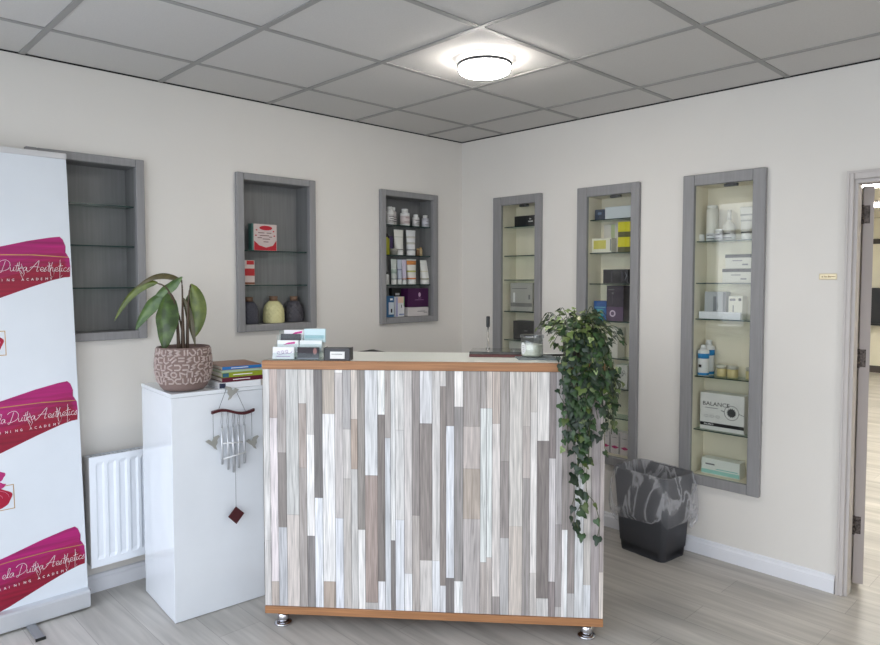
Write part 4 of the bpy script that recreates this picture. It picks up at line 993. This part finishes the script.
for x0, x1, segs in PLANKS:
    zt = 1.1085
    for yb, c_ in segs:
        zb = max(.0905, 1.117 - (yb - 369) * .0042236)
        if yb >= 615: zb = .0905
        # each board is split into slim strips of slightly differing tone
        n_ = 4
        for q in range(n_):
            k = 1 + rp.uniform(-.035, .035)
            g_ = (c_[0] + c_[1] + c_[2]) / 3; b.cur = rgb(g_ + (c_[0] - g_) * .75 + 2.5, g_ + (c_[1] - g_) * .75 + .5, g_ + (c_[2] - g_) * .55 - 3, 1.10 * k)
            xa, xb = x0 + .0009 + (x1 - x0 - .0018) * q / n_, x0 + .0009 + (x1 - x0 - .0018) * (q + 1) / n_
            yy = 0.002 + rp.uniform(0, .0003)
            b.box(xa, xb, yy, .0039, zb + .0004, zt)
        zt = zb - .0004
b.build('plank_front', plank_mat(), t)
b = B(); b.box(0, DW, -.004, .022, 1.1105, DZT, .0015); b.build('oak_edge', mOak, t)
b = B(); b.box(0, DW, -.004, DD, .058, .0895, .0015); b.build('oak_base', mOak, t)
b = B(); b.box(.0, DW, .0225, DD, 1.121, DZT - .0002, .001); b.build('worktop', mWorktop, t)
mSide = M('desk_carcass', rgb(196, 190, 184), .5)
b = B(); b.box(.001, .019, .0185, DD - .004, .09, 1.1205); b.build('side_panel', mSide, t)
b = B(); b.box(DW - .019, DW - .001, .0185, DD - .004, .09, 1.1205); b.build('side_panel', mSide, t)
b = B(); b.box(.02, DW - .02, .19, DD - .01, .55, .568); b.build('inner_shelf', mSide, t)
for s_ in (.069, 1.362):
    for y_ in (.030, DD - .06):
        b = B(); b.cyl(.024, .006, .0578, s_, y_); b.lathe([(.034, .0005), (.038, .004), (.036, .010), (.025, .0125)], s_, y_, 28); b.build('foot', mChrome, t)

# --- things on the counter
def on(name, label, cat, s, tt, yaw=0, z=DZT + .0004, group=None): return thing(name, label, cat, desk(s, tt, z), DA + R(yaw), group)
# leaflet holder, two columns of two tiers
t = on('leaflet_holder', 'clear stepped holder full of business cards at the left end of the counter', 'card holder', .14, .06)
mAcr = thin_glass('clear_acrylic', (.92, .95, .95, 1), .05, 1.45)
b = B()
for k in range(2):
    x0 = -.103 + k * .104
    for q, y_ in enumerate((-.036, -.006, .024)):
        b.box(x0, x0 + .1, y_ - .0022, y_, .0, .03 + q * .036); 
    b.box(x0, x0 + .1, .056, .058, 0, .12)
    b.box(x0, x0 + .1, -.036, .0558, .0005, .0025)
b.build('holder_body', mAcr, t)
def cards(label, x0, x1, y, z0, z1, col, tilt, deco=None):
    c_ = thing('business_cards', label, 'cards', (0, 0, 0), 0, 'business cards in the clear holder')
    c_.location = desk(.14 + (x0 + x1) / 2, .06 + y, DZT + .0004 + z0); c_.rotation_euler = (R(-tilt), 0, DA)
    w = (x1 - x0) / 2
    b = B(); b.box(-w, w, -.006, .006, 0, z1 - z0); b.build('stack', plain('card_stock', *col, .5), c_)
    return c_, w, z1 - z0
pink = plain('pink_ink', 200, 60, 140); lil = plain('lilac_ink', 176, 140, 186)
c_, w, h = cards('white cards with a lilac flourish in the front left slot', -.104, -.012, -.0275, .003, .054, (238, 236, 238), 6)
b = B(); b.tube([(-.026 + i * .0026 + .010 * math.cos(i * .9), -.0066, .024 + .0004 * i + .008 * math.sin(i * .9)) for i in range(22)], .0010, 4); b.build('flourish', lil, c_); panel(c_, 'print_line', -.03, .03, .010, .013, -.006, lil)
c_, w, h = cards('dark photo cards in the front right slot', .003, .095, -.0275, .003, .054, (34, 24, 34), 6)
b = B(); b.prism(blob(.03, .034, .008, .014), -.0066, -.0061); b.build('photo_patch', plain('skin_patch', 150, 104, 100), c_); panel(c_, 'pale_edge', -w, w, .0, .006, -.006, plain('card_grey', 120, 116, 124))
c_, w, h = cards('white cards with a pink stroke in the second left slot', -.094, -.002, .0045, .030, .080, (238, 238, 238), 6)
b = B(); b.prism([(-.022, .030), (.03, .036), (.032, .044), (.0, .040)], -.0066, -.0061); b.build('pink_stroke', pink, c_)
c_, w, h = cards('white cards in the second right slot', .004, .100, .0045, .030, .080, (236, 240, 240), 6)
c_, w, h = cards('charcoal cards in the third left slot', -.086, .000, .0250, .060, .106, (62, 62, 66), 6)
c_, w, h = cards('white cards with a pink stroke in the rearmost left slot', -.076, .010, .0430, .080, .122, (238, 236, 238), 6)
b = B(); b.prism([(-.01, .022), (.036, .028), (.038, .038), (.006, .032)], -.0066, -.0061); b.build('pink_stroke', pink, c_)
c_, w, h = cards('pale aqua cards at the back right of the clear holder', .015, .108, .0360, .070, .128, (206, 226, 230), 6)
panel(c_, 'aqua_print', -w + .004, w - .004, .016, .030, -.006, plain('aqua_card', 170, 206, 212))
# dark card holder with a white card
t = on('card_holder', 'small dark grey card holder with a white name card on the counter', 'card holder', .315, .05)
b = B(); b.loft([[(x, -.030, 0), (x, .032, 0), (x, .034, .044), (x, .022, .052), (x, -.024, .050)] for x in (-.054, .054)]); [setattr(f, 'smooth', False) for f in b.bm.faces]; b.build('body', mDarkGrey, t)
for x in (-.056, .0545):
    b = B(); b.box(x, x + .0015, -.031, .034, .0, .053); b.build('side_plate', mBlack, t)
b = B(); b.box(-.028, .034, -.0352, -.0318, .004, .034, M=Matrix.Rotation(R(-7), 4, 'X')); b.build('name_card', mPaper, t)
for x0, x1 in ((-.022, .024),):
    b = B(); b.box(x0, x1, -.0358, -.0353, .022, .0245, M=Matrix.Rotation(R(-7), 4, 'X')); b.build('print', mTextGrey, t)
# glossy tray
t = on('glossy_tray', 'flat glossy black tray with a brown-red edge lying on the counter', 'tray', .985, .285, -2)
b = B(); b.box(-.118, .118, -.085, .085, 0, .012, .002); b.build('base', M('brown_red_edge', rgb(92, 46, 44), .4), t)
b = B(); b.box(-.117, .117, -.084, .084, .0122, .0235, .002); b.build('glass_top', M('black_glass', rgb(60, 60, 58), .08, spec=.6, coat=.6), t)
t = on('pen', 'black topped silver pen standing upright on the glossy tray', 'pen', .945, .335, 0, DZT + .0244)
b = B(); b.lathe([(.010, 0), (.010, .004), (.005, .006), (.0042, .10)], n=16); b.build('stem', M('pen_silver', rgb(190, 188, 184), .25, .8), t)
b = B(); b.lathe([(.0078, .1002), (.0085, .104), (.0085, .146), (.007, .149)], n=16); b.build('grip', mBlack, t)
# slate coaster and candle
t0 = on('coaster', 'grey slate coaster under the candle jar', 'coaster', 1.152, .185, 8)
b = B(); b.box(-.085, .085, -.075, .075, 0, .006, .002); b.build('slab', M('slate', rgb(120, 128, 130), .7, noise=((40, 40, 40), .2)), t0)
CZ = DZT + .0072
t = on('candle_jar', 'cream candle in a lidded glass jar with a white oval label', 'candle', 1.138, .185, 0, CZ)
mJar = thin_glass('jar_glass', (.93, .95, .95, 1), .03, 1.45, .05)
b = B(); b.lathe([(.040, 0), (.046, .003), (.0475, .010), (.0475, .072), (.044, .078), (.044, .080), (.0465, .0765), (.0465, .010), (.045, .004), (.039, .002)], n=40); b.build('jar', mJar, t)
b = B(); b.lathe([(.038, .0025), (.0445, .006), (.0455, .012), (.0455, .052), (.044, .053)], n=40); b.build('wax', M('cream_wax', rgb(232, 230, 212), .45), t)
b = B(); b.lathe([(.0485, .0805), (.0515, .083), (.0515, .092), (.049, .095), (.001, .096)], n=40); b.build('lid', thin_glass('lid_glass', (.80, .83, .85, 1), .05, 1.5, .10), t)
b = B()
n_ = 20; r_ = .0479
angs = [PI * 1.19 + .36 * math.cos(2 * PI * i / n_) for i in range(n_)]; zs_ = [.038 + .026 * math.sin(2 * PI * i / n_) for i in range(n_)]
ctr = PI * 1.19
cv = b.bm.verts.new((r_ * math.cos(ctr) * 1.01, r_ * math.sin(ctr) * 1.01, .038))
vs = [b.bm.verts.new((r_ * math.cos(a) * 1.01, r_ * math.sin(a) * 1.01, z_)) for a, z_ in zip(angs, zs_)]
for i in range(n_): b.bm.faces.new([cv, vs[i], vs[(i + 1) % n_]])
b.build('oval_label', mPaper, t)
b = B()
for q in range(4): b.tube([(r_ * 1.02 * math.cos(ctr + .18 * s_), r_ * 1.02 * math.sin(ctr + .18 * s_), .026 + q * .008) for s_ in (-1, -.4, .3, .9)], .0007, 4)
b.build('print', mTextGrey, t)
b = B(); b.tube([(0, 0, .052), (.001, 0, .060), (.003, .001, .066)], .0009, 6); b.build('wick', mText, t)
t = on('pen', 'black pen lying on the counter beside the ivy', 'pen', 1.232, .262, 8, DZT + .0055)
b = B(); b.tube([(-.06, 0, 0), (-.05, 0, 0), (.065, 0, 0)], .0048, 12); b.build('barrel', mBlack, t)
b = B(); b.tube([(-.0605, 0, 0), (-.070, 0, 0)], .0042, 12, .0012); b.build('tip', mChrome, t)

# ------------------------------------------------------------------ ivy
IV = (1.318, .10)
t = on('trailing_ivy', 'bushy trailing ivy spilling over the right end of the counter', 'plant', IV[0], IV[1])
b = B(); b.lathe([(.040, 0), (.046, .002), (.058, .085), (.061, .092), (.055, .092), (.053, .08), (.02, .075)], n=28); b.build('pot', M('dark_pot', rgb(54, 50, 46), .6), t)
ri = random.Random(11)
vines, leaves = [], []
def smooth(pts, k=6):
    out = []
    P = [Vector(p) for p in pts]
    for i in range(len(P) - 1):
        p0 = P[max(i - 1, 0)]; p1 = P[i]; p2 = P[i + 1]; p3 = P[min(i + 2, len(P) - 1)]
        for q in range(k):
            f = q / k
            out.append(.5 * (2 * p1 + (p2 - p0) * f + (2 * p0 - 5 * p1 + 4 * p2 - p3) * f * f + (3 * p1 - p0 - 3 * p2 + p3) * f ** 3))
    out.append(P[-1]); return out
def vine(pts, step=.024, size=(.026, .038), pale=0.0, spread=.02):
    c_ = smooth(pts); vines.append(c_)
    acc = 0
    for a, d_ in zip(c_, c_[1:]):
        acc += (d_ - a).length
        if acc > step:
            acc = 0
            leaves.append((d_ + Vector((ri.uniform(-1, 1), ri.uniform(-1, .5), ri.uniform(-1, 1))) * spread, (d_ - a).normalized(), ri.uniform(*size), ri.random() < pale))
# local frame: x along the counter, y away from the viewer, z from worktop; front edge at y=-.104, right end at x=.107
DE, RE = -IV[1] - .004, 1.425 - IV[0]
for i in range(74):                                    # crown
    a = ri.uniform(0, 2 * PI); el = ri.uniform(.15, 1.25)
    d_ = Vector((math.cos(a) * math.cos(el), math.sin(a) * math.cos(el) * .8, math.sin(el)))
    L_ = ri.uniform(.08, .175)
    p1 = Vector((.0, 0, .09)) + d_ * L_ * .55; p2 = Vector((.0, 0, .085)) + d_ * L_; p3 = p2 + Vector((d_.x * .05, d_.y * .05, -.05))
    if p3.z < .02: p3.z = .02
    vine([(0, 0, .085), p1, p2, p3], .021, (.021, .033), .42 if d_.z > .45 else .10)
def spill(xe, z_end, front=True, n=1, sag=.0, side=.0):
    for k in range(n):
        x_ = xe + ri.uniform(-.012, .012)
        if front: P = [(0, 0, .085), (x_ * .5, -.06, .12), (x_ * .9, DE - .018, .05), (x_, DE - .030, -.06), (x_ + ri.uniform(-.02, .02), DE - .026, z_end * .55 - .03), (x_ + ri.uniform(-.02, .02) + side, DE - .022, z_end)]
        else: P = [(0, 0, .085), (RE * .6, xe * .5, .13), (RE + .01, xe, .05), (RE + .030 + side, xe, -.08), (RE + .028 + side, xe + ri.uniform(-.02, .02), z_end * .6 - .03), (RE + .026 + side, xe, z_end)]
        vine(P, .018, (.022, .034), .03, .020)
for x_, z_ in ((-.075, -.16), (-.055, -.30), (-.04, -.36), (-.03, -.30), (-.015, -.42), (-.01, -.35), (.0, -.46), (.015, -.36), (.02, -.44), (.035, -.40), (.05, -.30), (.06, -.22), (.075, -.34), (.09, -.18), (.04, -.15), (-.02, -.14), (.0, -.2), (.07, -.12), (-.06, -.10), (.095, -.14), (.11, -.10), (.105, -.2), (.115, -.06)): spill(x_, z_)
for x_, z_ in ((-.07, -.20), (-.04, -.30), (-.02, -.12), (.0, -.22), (.03, -.16), (.05, -.24), (.08, -.1), (-.055, -.08), (.02, -.30)): spill(x_, z_, False, side=ri.uniform(-.005, .03))
# the two long thin trails
vine([(0, 0, .085), (.0, DE - .02, .05), (.01, DE - .025, -.25), (-.005, DE - .022, -.45), (.015, DE - .024, -.55), (-.01, DE - .022, -.62), (.012, DE - .024, -.705)], .040, (.030, .042), 0, .02)
vine([(.0, DE - .022, -.40), (-.012, DE - .022, -.52), (-.03, DE - .022, -.60), (-.012, DE - .022, -.665)], .034, (.028, .040), 0, .016)
vine([(0, 0, .085), (.03, DE - .02, .05), (.04, DE - .025, -.30), (.03, DE - .022, -.50), (.062, DE - .024, -.56), (.085, DE - .022, -.64), (.078, DE - .022, -.70)], .052, (.026, .040), 0, .014)
b = B()
for c_ in vines: b.tube(c_, .0014, 5)
b.build('stems', M('ivy_stem', rgb(70, 78, 44), .7), t)
b = B()
shape = [(0, 0), (.30, -.16), (.52, .10), (.44, .40), (.24, .52), (.16, .82), (0, 1.05), (-.16, .82), (-.24, .52), (-.44, .40), (-.52, .10), (-.30, -.16)]
for p, tg, sz, pale in leaves:
    out = Vector((p.x, p.y - .02, max(p.z, -.02) * .7))
    if p.z < 0: out = Vector((p.x * .6 + ri.uniform(-.3, .3) * .1, -.14, .05))
    nrm = (out.normalized() + Vector((ri.uniform(-.6, .6), ri.uniform(-.6, .6), ri.uniform(-.3, .6)))).normalized()
    dn = Vector((ri.uniform(-.7, .7), ri.uniform(-.4, .4), -1))
    if p.z > .05: dn = dn + out.normalized() * 1.1
    ax = (dn - nrm * dn.dot(nrm)).normalized(); sd = ax.cross(nrm).normalized()
    k = ri.uniform(.75, 1.25)
    ln = sz * ri.uniform(.9, 1.1)
    c_ = ri.random()
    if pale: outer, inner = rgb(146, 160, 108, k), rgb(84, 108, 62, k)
    elif c_ < .12: outer = inner = rgb(82, 98, 48, k)
    elif c_ < .55: outer, inner = rgb(46, 70, 38, k), rgb(56, 82, 46, k)
    else: outer, inner = rgb(30, 46, 32, k), rgb(38, 56, 38, k)
    def V3(x, y, up=0): return p + sd * (x * ln) + ax * (y * ln) + nrm * (up * ln - abs(x) * .30 * ln * .5 - (y - .4) ** 2 * .18 * ln)
    cvx = V3(0, .35, .06)
    vs = [b.bm.verts.new(V3(x, y)) for x, y in shape]; cv = b.bm.verts.new(cvx)
    for i in range(len(vs)):
        f = b.bm.faces.new([cv, vs[i], vs[(i + 1) % len(vs)]]); f.smooth = True
        for l in f.loops: l[b.col] = inner if l.vert is cv else outer
ivl = b.build('foliage', M('ivy_leaf', (0, 0, 0, 1), .42, attr=True, noise=((60, 60, 60), .18)), t)
b = B(); b.lathe([(.001, 0), (.006, .003), (.007, .008), (.004, .013), (.001, .014)], -.005, -.15, 12)
for v in b.bm.verts: v.co.z += .178
for v in b.bm.verts: v.co.x += .0; v.co.y += .02
b.build('flower_bud', plain('cream_bud', 226, 218, 180), t)

# ------------------------------------------------------------------ chair behind the counter
CH = desk(.27, .86)
t = thing('office_chair', 'dark swivel chair behind the counter, only its backrest top showing', 'chair', CH, DA + PI)
mFab = M('chair_fabric', rgb(66, 66, 66), .85, noise=((200, 200, 200), .1))
b = B()
rings = []
for zz_, w_, y_ in ((.62, .16, .0), (.70, .20, -.005), (.85, .215, .0), (.98, .20, .012), (1.06, .16, .02), (1.094, .10, .024), (1.103, .03, .025)):
    rings.append([(w_ * math.cos(a), -.23 + y_ + .030 * math.sin(a) + .04 * (math.cos(a) ** 2), zz_) for a in [2 * PI * i / 28 for i in range(28)]])
rings = [[(x, y, z - .020) for x, y, z in r] for r in rings]
b.loft(rings); b.build('backrest', mFab, t)
b = B(); b.box(-.23, .23, -.22, .23, .46, .53, .025, seg=3); b.build('seat', mFab, t)
b = B(); b.box(-.03, .03, -.262, -.246, .42, .66, .004); b.box(-.03, .03, -.2455, .03, .42, .44, .004); b.build('back_bracket', mBlack, t)
b = B(); b.cyl(.025, .10, .419); b.build('gas_lift', mChrome, t)
b = B()
for i in range(5):
    a = 2 * PI * i / 5
    b.box(.027, .28, -.02, .02, .065, .095, .006, Matrix.Rotation(a, 4, 'Z'))
b.cyl(.04, .06, .0995); b.build('base', mBlack, t)
for i in range(5):
    a = 2 * PI * i / 5
    b = B(); b.tube([(.27 * math.cos(a) - .012 * math.sin(a), .27 * math.sin(a) + .012 * math.cos(a), .032), (.27 * math.cos(a) + .012 * math.sin(a), .27 * math.sin(a) - .012 * math.cos(a), .032)], .0315, 16); b.build('castor', mBlack, t)

# ------------------------------------------------------------------ waste bin with liner
ang = math.atan2(-.268, -.032)                        # long side of the base
BC = Vector((-.158, -1.608, 0))
t = thing('waste_bin', 'dark grey waste bin with a translucent liner bag, by the right wall', 'bin', tuple(BC), ang + PI / 2 * 0)
# local x along the long side, local y towards the wall
def rr(lx, ly, z, r=.03, n=6):
    o = []
    for cx, cy, a0 in ((lx - r, ly - r, 0), (-lx + r, ly - r, 90), (-lx + r, -ly + r, 180), (lx - r, -ly + r, 270)):
        for i in range(n + 1):
            a = R(a0 + 90 * i / n); o.append((cx + r * math.cos(a), cy + r * math.sin(a), z))
    return o
bin_h = .455
def lxy(z): f = z / bin_h; return .142 + (.176 - .142) * f, .108 + (.128 - .108) * f
b = B()
rings = []
for z_ in (.0005, .012, .05, .052, .2, .35, bin_h - .012, bin_h):
    lx, ly = lxy(z_)
    g = 0
    if z_ < .051: g = -.004
    rings.append(rr(lx + g, ly + g, z_))
for z_ in (bin_h, bin_h - .2, .012):
    lx, ly = lxy(z_); rings.append(rr(lx - .004, ly - .004, z_, .027))
b.loft(rings, True, True); b.build('body', M('bin_plastic', rgb(66, 67, 72), .55), t)
lx, ly = lxy(bin_h)
def bag_mat():
    m = bpy.data.materials.new('liner_plastic'); m.use_nodes = True
    n = m.node_tree; n.nodes.clear(); L = n.links
    o = n.nodes.new('ShaderNodeOutputMaterial'); mx = n.nodes.new('ShaderNodeMixShader')
    tr = n.nodes.new('ShaderNodeBsdfTransparent'); tr.inputs[0].default_value = (.97, .97, .98, 1)
    p = n.nodes.new('ShaderNodeBsdfPrincipled'); p.inputs['Base Color'].default_value = (.75, .75, .78, 1); p.inputs['Roughness'].default_value = .22
    tc = n.nodes.new('ShaderNodeTexCoord'); no = n.nodes.new('ShaderNodeTexNoise'); no.inputs['Scale'].default_value = 6.5; no.inputs['Detail'].default_value = 4; no.inputs['Distortion'].default_value = 1.2
    mpb = n.nodes.new('ShaderNodeMapping'); mpb.inputs['Scale'].default_value = (1, 1, .4); L.new(tc.outputs['Object'], mpb.inputs['Vector']); L.new(mpb.outputs[0], no.inputs['Vector'])
    # creases: thin ridges of the noise
    sb = n.nodes.new('ShaderNodeMath'); sb.operation = 'SUBTRACT'; sb.inputs[1].default_value = .5; L.new(no.outputs['Fac'], sb.inputs[0])
    ab = n.nodes.new('ShaderNodeMath'); ab.operation = 'ABSOLUTE'; L.new(sb.outputs[0], ab.inputs[0])
    mr = n.nodes.new('ShaderNodeMapRange'); mr.inputs['From Min'].default_value = 0; mr.inputs['From Max'].default_value = .075; mr.inputs['To Min'].default_value = .46; mr.inputs['To Max'].default_value = .13; mr.interpolation_type = 'SMOOTHSTEP'
    L.new(ab.outputs[0], mr.inputs['Value']); L.new(mr.outputs[0], mx.inputs[0])
    bp = n.nodes.new('ShaderNodeBump'); bp.inputs['Strength'].default_value = .9; bp.inputs['Distance'].default_value = .012
    L.new(no.outputs['Fac'], bp.inputs['Height']); L.new(bp.outputs[0], p.inputs['Normal'])
    L.new(tr.outputs[0], mx.inputs[1]); L.new(p.outputs[0], mx.inputs[2]); L.new(mx.outputs[0], o.inputs[0])
    return m
b = B()
rb = random.Random(4)
NN = 96
def ringpt(lx_, ly_, i):
    # rounded rectangle by superellipse angle, even spacing
    a = 2 * PI * i / NN
    c_, s_ = math.cos(a), math.sin(a)
    e_ = .28
    return (lx_ * math.copysign(abs(c_) ** e_, c_), ly_ * math.copysign(abs(s_) ** e_, s_))
ph = [rb.uniform(0, 6.28) for _ in range(6)]
rings = []
for k, (z_, g) in enumerate(((.30, -.012), (.40, -.008), (bin_h + .003, -.003), (bin_h + .0045, .002), (bin_h - .004, .006), (bin_h - .05, .016), (.36, .028), (.27, .040), (.205, .038), (.165, .018))):
    row = []
    for i in range(NN):
        a = 2 * PI * i / NN
        lx_, ly_ = lxy(min(z_, bin_h))
        fold = (.5 * math.sin(9 * a + ph[0]) + .3 * math.sin(17 * a + ph[1] + z_ * 20) + .2 * math.sin(31 * a + ph[2])) * (.006 if k >= 5 else .0012 if k >= 3 else .001)
        gg = g + fold * (1 if k != 3 else .2)
        if k >= 3: gg = max(gg, .0022)
        x_, y_ = ringpt(lx_ + gg, ly_ + gg, i)
        zz_ = z_
        if k >= 8: zz_ = z_ + .045 * math.sin(a + 2.6) * (1 if k == 9 else .6) + .012 * math.sin(5 * a + ph[3])
        y_ = min(y_, .135) if k >= 4 else y_
        row.append((x_, y_, zz_))
    rings.append(row)
b.loft(rings, False, False); b.build('liner_bag', bag_mat(), t)

# ------------------------------------------------------------------ light
w = bpy.data.worlds.new('daylight'); scn.world = w; w.use_nodes = True
nt = w.node_tree; bg = nt.nodes['Background']
tc = nt.nodes.new('ShaderNodeTexCoord'); sp = nt.nodes.new('ShaderNodeSeparateXYZ'); rp_ = nt.nodes.new('ShaderNodeValToRGB')
nt.links.new(tc.outputs['Generated'], sp.inputs[0]); nt.links.new(sp.outputs['Z'], rp_.inputs[0])
rp_.color_ramp.elements[0].position = 0; rp_.color_ramp.elements[0].color = (.90, .93, .97, 1)
rp_.color_ramp.elements[1].position = .9; rp_.color_ramp.elements[1].color = (.66, .80, 1, 1)
nt.links.new(rp_.outputs[0], bg.inputs['Color']); bg.inputs['Strength'].default_value = 2.1
def portal(name, loc, rot, sx, sy):
    l = bpy.data.lights.new(name, 'AREA'); l.shape = 'RECTANGLE'; l.size = sx; l.size_y = sy; l.cycles.is_portal = True
    o = bpy.data.objects.new(name, l); COL.objects.link(o); o.location = loc; o.rotation_euler = rot
portal('window_portal', (XW - .08, -2.56, 1.24), (0, R(-90), 0), 2.24, 4.88)
portal('window_portal', (-2.45, YS - .08, 1.5), (R(90), 0, 0), 1.7, 1.2)

# ------------------------------------------------------------------ camera
cam = bpy.data.cameras.new('camera'); co = bpy.data.objects.new('camera', cam); COL.objects.link(co)
yw, pt = R(45.81152), R(-2.73671)
fw = Vector((math.cos(yw) * math.cos(pt), math.sin(yw) * math.cos(pt), math.sin(pt)))
rt = Vector((math.sin(yw), -math.cos(yw), 0)); up = rt.cross(fw)
co.matrix_world = Matrix(((rt.x, up.x, -fw.x, -3.54368), (rt.y, up.y, -fw.y, -3.42870), (rt.z, up.z, -fw.z, 1.48344), (0, 0, 0, 1)))
cam.sensor_fit = 'HORIZONTAL'; cam.sensor_width = 36; cam.lens = 680.16 * 36 / 880
cam.shift_x = -.852 / 880; cam.shift_y = -9.865 / 880; cam.clip_start = .05
scn.camera = co
scn.cycles.transparent_max_bounces = 32
vs_ = scn.view_settings
vs_.view_transform = 'Standard'; vs_.look = 'None'; vs_.gamma = 1; vs_.exposure = .92; vs_.use_curve_mapping = False
